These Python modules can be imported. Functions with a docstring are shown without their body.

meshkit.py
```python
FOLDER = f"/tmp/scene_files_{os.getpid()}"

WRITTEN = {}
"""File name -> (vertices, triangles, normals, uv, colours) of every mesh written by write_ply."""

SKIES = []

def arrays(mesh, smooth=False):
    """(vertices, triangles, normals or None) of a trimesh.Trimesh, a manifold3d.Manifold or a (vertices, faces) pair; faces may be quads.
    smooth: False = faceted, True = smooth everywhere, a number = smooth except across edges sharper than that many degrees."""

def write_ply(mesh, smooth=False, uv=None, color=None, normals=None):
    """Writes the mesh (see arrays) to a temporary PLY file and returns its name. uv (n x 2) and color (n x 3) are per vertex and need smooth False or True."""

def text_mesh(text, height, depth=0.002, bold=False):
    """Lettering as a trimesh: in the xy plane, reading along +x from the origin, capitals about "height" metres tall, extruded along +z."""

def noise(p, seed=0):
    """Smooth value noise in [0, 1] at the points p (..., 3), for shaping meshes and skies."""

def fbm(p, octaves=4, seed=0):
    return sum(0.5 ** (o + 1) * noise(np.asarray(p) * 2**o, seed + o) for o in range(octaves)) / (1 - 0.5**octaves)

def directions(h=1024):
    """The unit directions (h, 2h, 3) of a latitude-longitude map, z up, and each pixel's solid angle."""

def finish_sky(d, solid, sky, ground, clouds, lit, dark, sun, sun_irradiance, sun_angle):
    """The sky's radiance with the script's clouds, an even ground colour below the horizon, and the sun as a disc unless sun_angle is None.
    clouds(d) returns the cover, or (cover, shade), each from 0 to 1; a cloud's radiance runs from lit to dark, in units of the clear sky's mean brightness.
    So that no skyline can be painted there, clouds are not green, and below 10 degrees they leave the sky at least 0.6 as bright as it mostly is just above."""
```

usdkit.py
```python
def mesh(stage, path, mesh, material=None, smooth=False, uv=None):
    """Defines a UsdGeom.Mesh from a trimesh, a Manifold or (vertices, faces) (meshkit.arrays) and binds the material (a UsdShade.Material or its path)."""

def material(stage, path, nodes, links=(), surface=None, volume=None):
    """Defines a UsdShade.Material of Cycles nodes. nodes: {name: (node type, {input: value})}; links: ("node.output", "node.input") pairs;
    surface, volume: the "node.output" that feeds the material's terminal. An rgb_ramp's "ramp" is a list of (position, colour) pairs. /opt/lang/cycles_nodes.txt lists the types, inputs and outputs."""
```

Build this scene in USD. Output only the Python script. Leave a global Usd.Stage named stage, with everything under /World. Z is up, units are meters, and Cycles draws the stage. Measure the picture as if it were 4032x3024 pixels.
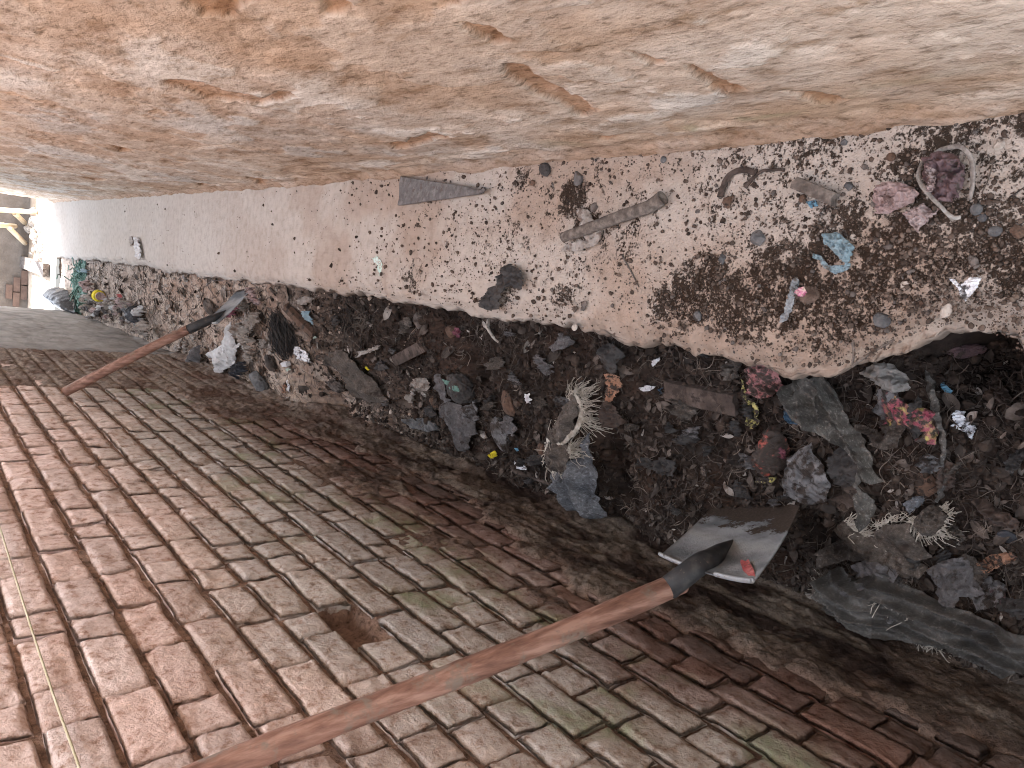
import math, random
import numpy as np
import trimesh
import usdkit
import meshkit
from meshkit import fbm, noise
from pxr import Gf, Sdf, Usd, UsdGeom, UsdLux, UsdShade, Vt
from scipy.spatial import Delaunay, cKDTree
from shapely.geometry import Polygon, Point
import shapely

stage = Usd.Stage.CreateInMemory()
UsdGeom.SetStageUpAxis(stage, UsdGeom.Tokens.z)
UsdGeom.SetStageMetersPerUnit(stage, 1.0)
UsdGeom.Xform.Define(stage, '/World')
UsdGeom.Scope.Define(stage, '/World/Looks')

# ------------------------------------------------------------------ camera, sky, sun, exposure
EXPOSURE = 3.38
SUN_DIR = np.array([0.85, 0.55, 0.0]); SUN_DIR /= np.linalg.norm(SUN_DIR)
SUN_EL = math.radians(50)
SUN = np.array([SUN_DIR[0] * math.cos(SUN_EL), SUN_DIR[1] * math.cos(SUN_EL), math.sin(SUN_EL)])
SKY_STRENGTH, SUN_INTENSITY = 0.145, 0.85
EYE = np.array([0, 0, 1.45])
FOC = 2900.0 / 4032.0                      # focal length in picture widths; the phone is held on its side
def nz(v):
    v = np.asarray(v, float)
    return v / np.linalg.norm(v)
_fw = nz([-2461, -704, 2900]); _dn = np.array([3398, 68, 2900.]); _dn = nz(_dn - _fw * (_fw @ _dn))
ROT = np.stack([np.cross(_fw, -_dn), _fw, -_dn])      # world <- lens (right, down, forward)
cam = UsdGeom.Camera.Define(stage, '/World/camera')
cam.CreateHorizontalApertureAttr(36.0); cam.CreateVerticalApertureAttr(27.0)
cam.CreateFocalLengthAttr(36.0 * FOC); cam.CreateClippingRangeAttr(Gf.Vec2f(0.05, 500))
cam.CreateExposureAttr(EXPOSURE)
r_, u_, b_ = ROT @ [1, 0, 0], ROT @ [0, -1, 0], ROT @ [0, 0, -1]
cam.AddTransformOp().Set(Gf.Matrix4d(*r_, 0, *u_, 0, *b_, 0, *EYE, 1))

usdkit.material(stage, '/World/Looks/sky_look', {
    'sky': ('sky_texture', {'sky_type': 'single_scattering', 'sun_disc': False, 'sun_elevation': SUN_EL,
                            'sun_rotation': math.atan2(SUN_DIR[0], SUN_DIR[1]), 'aerosol_density': 2.2}),
    'tc': ('texture_coordinate', {}), 'cn': ('noise_texture', {'scale': 2.6, 'detail': 7, 'roughness': 0.55}), 'cv': ('map_range', {'range_type': 'smoothstep', 'from_min': 0.34, 'from_max': 0.58, 'to_min': 0.3, 'to_max': 0.9}),
    'bw': ('rgb_to_bw', {}), 'cl': ('combine_color', {}), 'cg': ('mix_color', {'blend_type': 'multiply', 'fac': 1.0, 'b': (1.12, 1.16, 1.22), 'use_clamp': False}), 'mx': ('mix_color', {'use_clamp': True}),
    'bg': ('background_shader', {'strength': SKY_STRENGTH})},
    [('tc.generated', 'cn.vector'), ('cn.fac', 'cv.value'), ('sky.color', 'bw.color'), ('bw.val', 'cl.r'), ('bw.val', 'cl.g'), ('bw.val', 'cl.b'), ('cl.color', 'cg.a'), ('sky.color', 'mx.a'), ('cg.result', 'mx.b'), ('cv.result', 'mx.fac'), ('mx.result', 'bg.color')], surface='bg.background')
dome = UsdLux.DomeLight.Define(stage, '/World/sky')
UsdShade.MaterialBindingAPI.Apply(dome.GetPrim()).Bind(UsdShade.Material.Get(stage, '/World/Looks/sky_look'))
dome.GetPrim().SetCustomDataByKey('kind', 'structure')
sun = UsdLux.DistantLight.Define(stage, '/World/sun')
sun.CreateIntensityAttr(SUN_INTENSITY); sun.CreateAngleAttr(0.5); sun.CreateNormalizeAttr(True)
sun.CreateColorAttr(Gf.Vec3f(1, 0.965, 0.92))
sx = nz(np.cross([0, 0, 1], SUN)); sy = np.cross(SUN, sx)
sun.AddTransformOp().Set(Gf.Matrix4d(*sx, 0, *sy, 0, *SUN, 0, 0, 0, 8, 1))

# ------------------------------------------------------------------ helpers
rng = np.random.default_rng(11)
used = {}
def numbered(path):
    n = used.get(path, 0); used[path] = n + 1
    return path if n == 0 else f'{path}_{n:03d}'
def info(p, label=None, cat=None, group=None, kind=None):
    p = p.GetPrim() if hasattr(p, 'GetPrim') else p
    for k, v in (('label', label), ('category', cat), ('group', group), ('kind', kind)):
        if v: p.SetCustomDataByKey(k, v)
    return p
def thing(name, label, cat, group=None):
    x = UsdGeom.Xform.Define(stage, numbered('/World/' + name))
    return info(x, label, cat, group)
def obj(name, mesh, mat, parent=None, label=None, cat=None, group=None, kind=None, smooth=True, col=None, soil=None):
    root = str(parent.GetPath()) if parent is not None else '/World'
    m = usdkit.mesh(stage, numbered(root + '/' + name), mesh, MATS[mat], smooth)
    if col is not None:
        UsdGeom.PrimvarsAPI(m).CreatePrimvar('tint', Sdf.ValueTypeNames.Color3fArray, 'vertex').Set(Vt.Vec3fArray.FromNumpy(np.asarray(col, np.float32)))
    if soil is not None:
        UsdGeom.PrimvarsAPI(m).CreatePrimvar('soil', Sdf.ValueTypeNames.FloatArray, 'vertex').Set(Vt.FloatArray.FromNumpy(np.asarray(soil, np.float32)))
    return info(m, label, cat, group, kind)
def ss(a, b, x):
    t = np.clip((np.asarray(x, float) - a) / (b - a), 0, 1); return t * t * (3 - 2 * t)
def lerp(a, b, t): return a + (b - a) * t
def grid_faces(nu, nv):
    i = np.arange((nu - 1) * (nv - 1)); r, c = i // (nv - 1), i % (nv - 1); a = r * nv + c
    return np.stack([a, a + nv, a + nv + 1, a + 1], 1)
def P3(x, y, z=0, s=1.0): return np.stack(np.broadcast_arrays(np.asarray(x, float) * s, np.asarray(y, float) * s, np.asarray(z, float) * s), -1)
def ray(p):          # direction through a spot of the photograph measured on a 2212 wide print
    x, y = p; s = 4032 / 2212
    return ROT @ (np.array([x * s - 2016, y * s - 1512, 2900.0]) / 2900.0)
def hit(p, H):       # where that direction meets a surface z = H(x, y)
    d = ray(p); t = np.geomspace(0.5, 16, 320)
    q = EYE + d * t[:, None]
    k = np.argmax(q[:, 2] < H(q[:, 0], q[:, 1]))
    a, b = t[max(k - 1, 0)], t[k]
    for _ in range(12):
        m = (a + b) / 2; qq = EYE + d * m
        if qq[2] < H(qq[0], qq[1]): b = m
        else: a = m
    return EYE + d * b
def at_depth(p, d): return EYE + ray(p) * d
def at_x(p, x): d = ray(p); return EYE + d * (x / d[0])
def unit_m(q): return (ROT.T @ (q - EYE))[2] / 2900 * 4032 / 2212     # metres per print pixel at q
def zoom(ox, oy, s): return lambda *pts: [((ox + x * s) * 2212 / 4032, (oy + y * s) * 2212 / 4032) for x, y in pts]

# ------------------------------------------------------------------ materials
MATS = {}
def mk(name, stops, scale=8, detail=6, rough=0.85, bumps=((60, 0.003),), dirt=None, dirt_scale=20, dirt_amt=0.5, tint=False, metal=0, aniso=(1, 1, 1), spec=0.3, island=0, distortion=0.0, trans=None, spread=0.15, speck=None):
    n = {'g': ('geometry', {}), 'mp': ('mapping', {'scale': aniso}), 'n': ('noise_texture', {'scale': scale, 'detail': detail, 'roughness': 0.62, 'distortion': distortion}),
         'r': ('rgb_ramp', {'ramp': [(0.5 - spread + 2 * spread * i / max(len(stops) - 1, 1), c) for i, c in enumerate(stops)]}),
         'p': ('principled_bsdf', {'roughness': rough, 'metallic': metal, 'specular_ior_level': spec})}
    l = [('g.position', 'mp.vector'), ('mp.vector', 'n.vector'), ('n.fac', 'r.fac')]
    col = 'r.color'
    if tint:
        n['at'] = ('attribute', {'attribute': 'tint'}); n['mx'] = ('mix_color', {'blend_type': 'multiply', 'fac': 1.0})
        l += [('at.color', 'mx.a'), (col, 'mx.b')]; col = 'mx.result'
    if island:
        n['oi'] = ('object_info', {}); n['wn'] = ('math', {'math_type': 'add'}); n['wf'] = ('math', {'math_type': 'fraction'})
        n['ma'] = ('map_range', {'to_min': 1 - island, 'to_max': 1 + island}); n['hs'] = ('hsv', {})
        l += [('oi.random', 'wn.value1'), ('g.random_per_island', 'wn.value2'), ('wn.value', 'wf.value1'), ('wf.value', 'ma.value'), ('ma.result', 'hs.value'), (col, 'hs.color')]; col = 'hs.color'
    if speck:
        n['kn'] = ('noise_texture', {'scale': speck[0], 'detail': 9, 'roughness': 0.72}); n['km'] = ('mapping', {'scale': speck[1]}); n['kr'] = ('rgb_ramp', {'ramp': [(0.36, (speck[2], speck[2] * .93, speck[2] * .86)), (0.47, (.97, .96, .95)), (0.55, (1.03, 1.03, 1.03)), (0.66, (speck[3], speck[3], speck[3]))]}); n['kx'] = ('mix_color', {'blend_type': 'multiply', 'fac': 1.0})
        l += [('g.position', 'km.vector'), ('km.vector', 'kn.vector'), ('kn.fac', 'kr.fac'), (col, 'kx.a'), ('kr.color', 'kx.b')]; col = 'kx.result'
    if dirt:
        n['dn'] = ('noise_texture', {'scale': dirt_scale, 'detail': 8, 'roughness': 0.7})
        n['dr'] = ('map_range', {'range_type': 'smoothstep', 'from_min': 0.62 - 0.3 * dirt_amt, 'from_max': 0.72 - 0.3 * dirt_amt})
        n['dm'] = ('mix_color', {'b': dirt})
        l += [('g.position', 'dn.vector'), ('dn.fac', 'dr.value'), ('dr.result', 'dm.fac'), (col, 'dm.a')]; col = 'dm.result'
    l.append((col, 'p.base_color'))
    prev = None
    for i, (s, d) in enumerate(bumps):
        n[f'bn{i}'] = ('noise_texture', {'scale': s, 'detail': 5, 'roughness': 0.65}); n[f'b{i}'] = ('bump', {'distance': d, 'strength': 1.0})
        l += [('g.position' if i else 'mp.vector', f'bn{i}.vector'), (f'bn{i}.fac', f'b{i}.height')]
        if prev: l.append((prev, f'b{i}.normal'))
        prev = f'b{i}.normal'
    if prev: l.append((prev, 'p.normal'))
    out = 'p.BSDF'
    if trans:
        n['tr'] = ('translucent_bsdf', {}); n['mc'] = ('mix_closure', {'fac': trans})
        l += [(col, 'tr.color'), ('p.BSDF', 'mc.closure1'), ('tr.BSDF', 'mc.closure2')]; out = 'mc.closure'
    MATS[name] = usdkit.material(stage, '/World/Looks/' + name, n, l, surface=out)
G = lambda v, w=1.0: (v * w, v * w, v * w)
EARTH = (0.040, 0.029, 0.023)
mk('earth', [(0.62, 0.60, 0.58), (1, 1, 1), (1.25, 1.22, 1.15)], 30, 8, 0.95, ((90, 0.006), (300, 0.003)), tint=True, spec=0.15)
mk('ledge_concrete', [(0.78, 0.76, 0.74), (1, 1, 1), (1.12, 1.12, 1.12)], 25, 8, 0.95, ((70, 0.004), (350, 0.0015)), tint=True, spec=0.15)
def soil_over(name, soil):       # soil lying on a surface where the mesh says so, broken up into grains
    n = {'at': ('attribute', {'attribute': 'tint'}), 'so': ('attribute', {'attribute': 'soil'}), 'g': ('geometry', {}), 'n': ('noise_texture', {'scale': 30, 'detail': 10, 'roughness': 0.72}), 'v': ('noise_texture', {'scale': 150, 'detail': 4, 'roughness': 0.7}),
         'n2': ('noise_texture', {'scale': 25, 'detail': 8, 'roughness': 0.65}), 'r2': ('rgb_ramp', {'ramp': [(0.3, (.8, .78, .76)), (0.5, (1, 1, 1)), (0.7, (1.1, 1.1, 1.1))]}), 'mm': ('mix_color', {'blend_type': 'multiply', 'fac': 1.0}),
         'a': ('math', {'math_type': 'multiply_add', 'value2': 1.25, 'value3': -0.62}), 'b': ('math', {'math_type': 'multiply_add', 'value2': 0.9, 'value3': -0.45}), 's1': ('math', {'math_type': 'add'}), 's2': ('math', {'math_type': 'add'}),
         'e': ('map_range', {'range_type': 'smoothstep', 'from_min': 0.40, 'from_max': 0.5}), 'sr': ('rgb_ramp', {'ramp': [(0.3, tuple(0.6 * c for c in soil)), (0.55, soil), (0.75, tuple(1.9 * c for c in soil))]}), 'mx': ('mix_color', {}),
         'bn': ('bump', {'distance': 0.006, 'strength': 1.0}), 'bs': ('math', {'math_type': 'add'}), 'p': ('principled_bsdf', {'roughness': 0.95, 'specular_ior_level': 0.15})}
    l = [('g.position', 'n.vector'), ('g.position', 'v.vector'), ('g.position', 'n2.vector'), ('n2.fac', 'r2.fac'), ('at.color', 'mm.a'), ('r2.color', 'mm.b'), ('n.fac', 'a.value1'), ('v.fac', 'b.value1'), ('a.value', 's1.value1'), ('b.value', 's1.value2'), ('s1.value', 's2.value1'), ('so.fac', 's2.value2'),
         ('s2.value', 'e.value'), ('v.fac', 'sr.fac'), ('mm.result', 'mx.a'), ('sr.color', 'mx.b'), ('e.result', 'mx.fac'), ('mx.result', 'p.base_color'), ('e.result', 'bs.value1'), ('v.fac', 'bs.value2'), ('bs.value', 'bn.height'), ('bn.normal', 'p.normal')]
    MATS[name] = usdkit.material(stage, '/World/Looks/' + name, n, l, surface='p.BSDF')
soil_over('ledge_concrete', (.095, .078, .066))
mk('plaster', [(0.62, 0.54, 0.46), (0.95, 0.93, 0.91), (1.05, 1.05, 1.05), (1.22, 1.23, 1.24)], 12, 11, 0.95, ((26, 0.006), (130, 0.006)), tint=True, spec=0.15, aniso=(1, .55, 1.5), speck=(55, (1, .5, 1.3), .5, 1.2))
mk('mud_render', [(0.65, 0.62, 0.6), (1, 1, 1), (1.2, 1.18, 1.12)], 22, 9, 0.95, ((60, 0.010), (240, 0.005)), tint=True, spec=0.15, speck=(70, (1, 1, 1), .42, 1.45))
mk('grey_render', [(0.20, 0.19, 0.185), (0.30, 0.285, 0.27), (0.36, 0.345, 0.33)], 5, 9, 0.95, ((40, 0.006), (200, 0.003)), spec=0.15)
mk('clod', [(0.024, 0.017, 0.0135), (0.042, 0.030, 0.0235), (0.072, 0.052, 0.040)], 25, 6, 0.95, ((120, 0.004),), spec=0.15, island=0.35)
mk('dry_clod', [(0.27, 0.2, 0.16), (0.4, 0.315, 0.255), (0.52, 0.44, 0.37)], 12, 6, 0.95, ((120, 0.004),), spec=0.15, island=0.3)
mk('crumb', [(0.045, 0.032, 0.025), (0.085, 0.062, 0.049), (0.14, 0.105, 0.083)], 30, 4, 0.95, (), spec=0.15, island=0.4)
mk('stone', [(0.07, 0.055, 0.047), (0.12, 0.1, 0.088), (0.2, 0.17, 0.15)], 30, 8, 0.85, ((80, 0.004), (300, 0.0015)), dirt=EARTH, dirt_scale=25, dirt_amt=0.35)
mk('grey_stone', [(0.06, 0.058, 0.06), (0.1, 0.1, 0.1), (0.16, 0.155, 0.15)], 40, 8, 0.8, ((90, 0.003), (300, 0.0015)), dirt=EARTH, dirt_scale=30, dirt_amt=0.2)
mk('pale_stone', [(0.3, 0.26, 0.22), (0.42, 0.37, 0.32), (0.5, 0.45, 0.4)], 40, 8, 0.85, ((90, 0.003),), dirt=(0.12, 0.09, 0.07), dirt_scale=60, dirt_amt=0.25)
mk('brown_stone', [(0.075, 0.043, 0.03), (0.13, 0.08, 0.055), (0.2, 0.13, 0.095)], 30, 8, 0.9, ((70, 0.006), (250, 0.002)), dirt=EARTH, dirt_scale=30, dirt_amt=0.4)
mk('dark_wood', [(0.045, 0.033, 0.027), (0.075, 0.055, 0.045), (0.13, 0.1, 0.085)], 14, 8, 0.9, ((90, 0.004),), dirt=EARTH, dirt_scale=30, dirt_amt=0.45)
mk('stick_bark', [(0.075, 0.06, 0.05), (0.12, 0.1, 0.085), (0.2, 0.17, 0.145)], 60, 8, 0.9, ((120, 0.002),))
mk('pale_fibre', [(0.3, 0.26, 0.21), (0.42, 0.38, 0.32), (0.55, 0.5, 0.43)], 40, 4, 0.9, (), island=0.25)
mk('root_fibre', [(0.035, 0.027, 0.022), (0.075, 0.058, 0.047), (0.2, 0.165, 0.135)], 9, 4, 0.9, (), island=0.45)
mk('leaf_litter', [(0.028, 0.021, 0.017), (0.06, 0.046, 0.037), (0.13, 0.105, 0.088)], 14, 6, 0.85, ((150, 0.002),), island=0.45)
mk('rope_fibre', [(0.14, 0.12, 0.105), (0.26, 0.235, 0.21), (0.38, 0.35, 0.32)], 60, 6, 0.9, ((180, 0.003),), aniso=(1, 1, 1))
mk('hair', [(0.018, 0.016, 0.015), (0.035, 0.03, 0.028), (0.06, 0.052, 0.046)], 20, 4, 0.6, ())
mk('steel', [(0.16, 0.17, 0.18), (0.24, 0.25, 0.26), (0.33, 0.335, 0.34)], 22, 9, 0.55, ((300, 0.0006),), dirt=(0.075, 0.055, 0.042), dirt_scale=14, dirt_amt=0.42, metal=0.25, spec=0.5)
mk('black_paint', [(0.012, 0.012, 0.013), (0.02, 0.02, 0.021), (0.04, 0.038, 0.036)], 40, 8, 0.6, ((200, 0.0008),), dirt=(0.09, 0.07, 0.055), dirt_scale=60, dirt_amt=0.05, spec=0.5)
mk('red_label', [(0.3, 0.05, 0.05), (0.42, 0.10, 0.1), (0.5, 0.2, 0.18)], 60, 5, 0.6, (), dirt=(0.1, 0.07, 0.06), dirt_scale=70, dirt_amt=0.3)
mk('handle_wood', [(0.12, 0.062, 0.045), (0.23, 0.125, 0.092), (0.36, 0.225, 0.175)], 9, 10, 0.55, ((60, 0.0015),), aniso=(6, 6, 0.55), spec=0.35, dirt=(0.2, 0.16, 0.13), dirt_scale=9, dirt_amt=0.25)
mk('old_iron', [(0.07, 0.06, 0.055), (0.11, 0.098, 0.092), (0.17, 0.155, 0.145)], 40, 9, 0.7, ((160, 0.0015),), dirt=(0.08, 0.058, 0.045), dirt_scale=45, dirt_amt=0.35, spec=0.4)
def plastic(name, a, b, dirt_amt=0.4, ds=30, rough=0.5, trans=None, c=None, dirt=EARTH, scale=18):
    mk(name, [a, b] + ([c] if c else []), scale, 5, rough, ((28, 0.010), (110, 0.004)), dirt=dirt, dirt_scale=ds, dirt_amt=dirt_amt, spec=0.4, trans=trans)
plastic('white_plastic', (0.55, 0.54, 0.52), (0.72, 0.72, 0.72), 0.18, 25, 0.45, 0.2, dirt=(0.25, 0.2, 0.16))
plastic('dusty_plastic', (0.3, 0.265, 0.23), (0.44, 0.4, 0.36), 0.4, 20, 0.6, 0.1, dirt=(0.2, 0.15, 0.12))
plastic('grey_plastic', (0.09, 0.087, 0.086), (0.22, 0.215, 0.215), 0.55, 28, 0.55, 0.08)
plastic('clear_plastic', (0.3, 0.28, 0.255), (0.38, 0.36, 0.335), 0.2, 35, 0.35, 0.25, dirt=(0.1, 0.08, 0.065))
plastic('black_plastic', (0.012, 0.013, 0.016), (0.03, 0.032, 0.038), 0.05, 30, 0.32)
plastic('pink_plastic', (0.33, 0.13, 0.125), (0.42, 0.2, 0.19), 0.6, 32, 0.5, dirt=(0.06, 0.04, 0.033))
plastic('red_plastic', (0.36, 0.07, 0.05), (0.42, 0.13, 0.1), 0.85, 28, 0.5)
plastic('yellow_plastic', (0.42, 0.38, 0.1), (0.55, 0.5, 0.22), 0.75, 40, 0.6)
plastic('bright_yellow', (0.75, 0.6, 0.02), (0.85, 0.72, 0.05), 0.0, 30, 0.45)
plastic('magenta_sachet', (0.27, 0.045, 0.075), (0.36, 0.11, 0.13), 0.58, 40, 0.45, c=(0.45, 0.4, 0.12), scale=38)
plastic('blue_plastic', (0.08, 0.2, 0.3), (0.16, 0.34, 0.45), 0.35, 45, 0.5)
plastic('dark_blue_plastic', (0.02, 0.05, 0.09), (0.05, 0.1, 0.15), 0.4, 45, 0.5)
plastic('mask_cloth', (0.2, 0.3, 0.345), (0.34, 0.44, 0.48), 0.2, 30, 0.85, 0.15, dirt=(0.2, 0.19, 0.17), scale=12)
plastic('green_net_plastic', (0.07, 0.15, 0.12), (0.16, 0.28, 0.23), 0.2, 30, 0.6)
plastic('foil', (0.2, 0.22, 0.23), (0.36, 0.38, 0.39), 0.4, 60, 0.35, dirt=(0.08, 0.07, 0.06))
plastic('white_paper', (0.7, 0.7, 0.72), (0.85, 0.85, 0.86), 0.08, 60, 0.7, 0.15, dirt=(0.1, 0.08, 0.07))
plastic('torn_white_paper', (0.72, 0.73, 0.76), (0.86, 0.87, 0.88), 0.42, 45, 0.6, dirt=(0.06, 0.055, 0.055))
plastic('pink_flower_paper', (0.55, 0.1, 0.25), (0.75, 0.35, 0.45), 0.1, 60, 0.6, c=(0.7, 0.6, 0.5), scale=90)
plastic('purple_plastic', (0.12, 0.03, 0.05), (0.22, 0.08, 0.1), 0.2, 40, 0.3)
plastic('pale_pink_plastic', (0.36, 0.25, 0.235), (0.48, 0.39, 0.37), 0.35, 30, 0.6, 0.1, dirt=(0.13, 0.08, 0.07))
plastic('mauve_plastic', (0.09, 0.055, 0.06), (0.16, 0.1, 0.1), 0.35, 40, 0.6)
plastic('salmon_paper', (0.28, 0.14, 0.08), (0.36, 0.2, 0.13), 0.5, 50, 0.7)
plastic('brown_leaf', (0.05, 0.033, 0.026), (0.1, 0.068, 0.052), 0.3, 40, 0.8)
plastic('mint_paint', (0.42, 0.58, 0.5), (0.6, 0.72, 0.66), 0.45, 90, 0.8, dirt=(0.4, 0.32, 0.25))
plastic('dark_cloth', (0.035, 0.032, 0.031), (0.075, 0.068, 0.063), 0.3, 40, 0.95)
plastic('straw', (0.4, 0.36, 0.22), (0.55, 0.5, 0.36), 0.0, 30, 0.8)
mk('wet_tarp', [(0.042, 0.039, 0.036), (0.068, 0.063, 0.057), (0.10, 0.092, 0.082)], 9, 6, 0.55, ((180, 0.0025),), spec=0.4, speck=(150, (1, 1, 1), .7, 2.2))
mk('speckled_tarp', [(0.06, 0.055, 0.05), (0.09, 0.084, 0.075), (0.13, 0.12, 0.105)], 9, 6, 0.7, ((180, 0.0025),), spec=0.3, speck=(130, (1, 1, 1), .6, 2.8))
mk('felt', [(0.07, 0.073, 0.08), (0.11, 0.114, 0.122), (0.16, 0.164, 0.173)], 14, 5, 0.95, ((200, 0.003),), speck=(110, (1, 1, .5), .45, 2.4), dirt=EARTH, dirt_scale=16, dirt_amt=0.1)
mk('sackcloth', [(0.055, 0.045, 0.037), (0.088, 0.073, 0.061), (0.125, 0.105, 0.089)], 12, 5, 0.95, ((200, 0.003),), speck=(140, (1, 1, 1), .5, 2.1), dirt=EARTH, dirt_scale=16, dirt_amt=0.25)
mk('grey_cloth', [(0.075, 0.070, 0.069), (0.115, 0.107, 0.106), (0.16, 0.15, 0.15)], 12, 5, 0.95, ((180, 0.0025),), speck=(90, (1, 1, 1), .6, 1.5), dirt=EARTH, dirt_scale=20, dirt_amt=0.25)
mk('brick_clay', [(1, 1, 1)], 30, 8, 0.95, ((45, 0.007), (170, 0.0035), (420, 0.0012)), spec=0.12)

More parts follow.
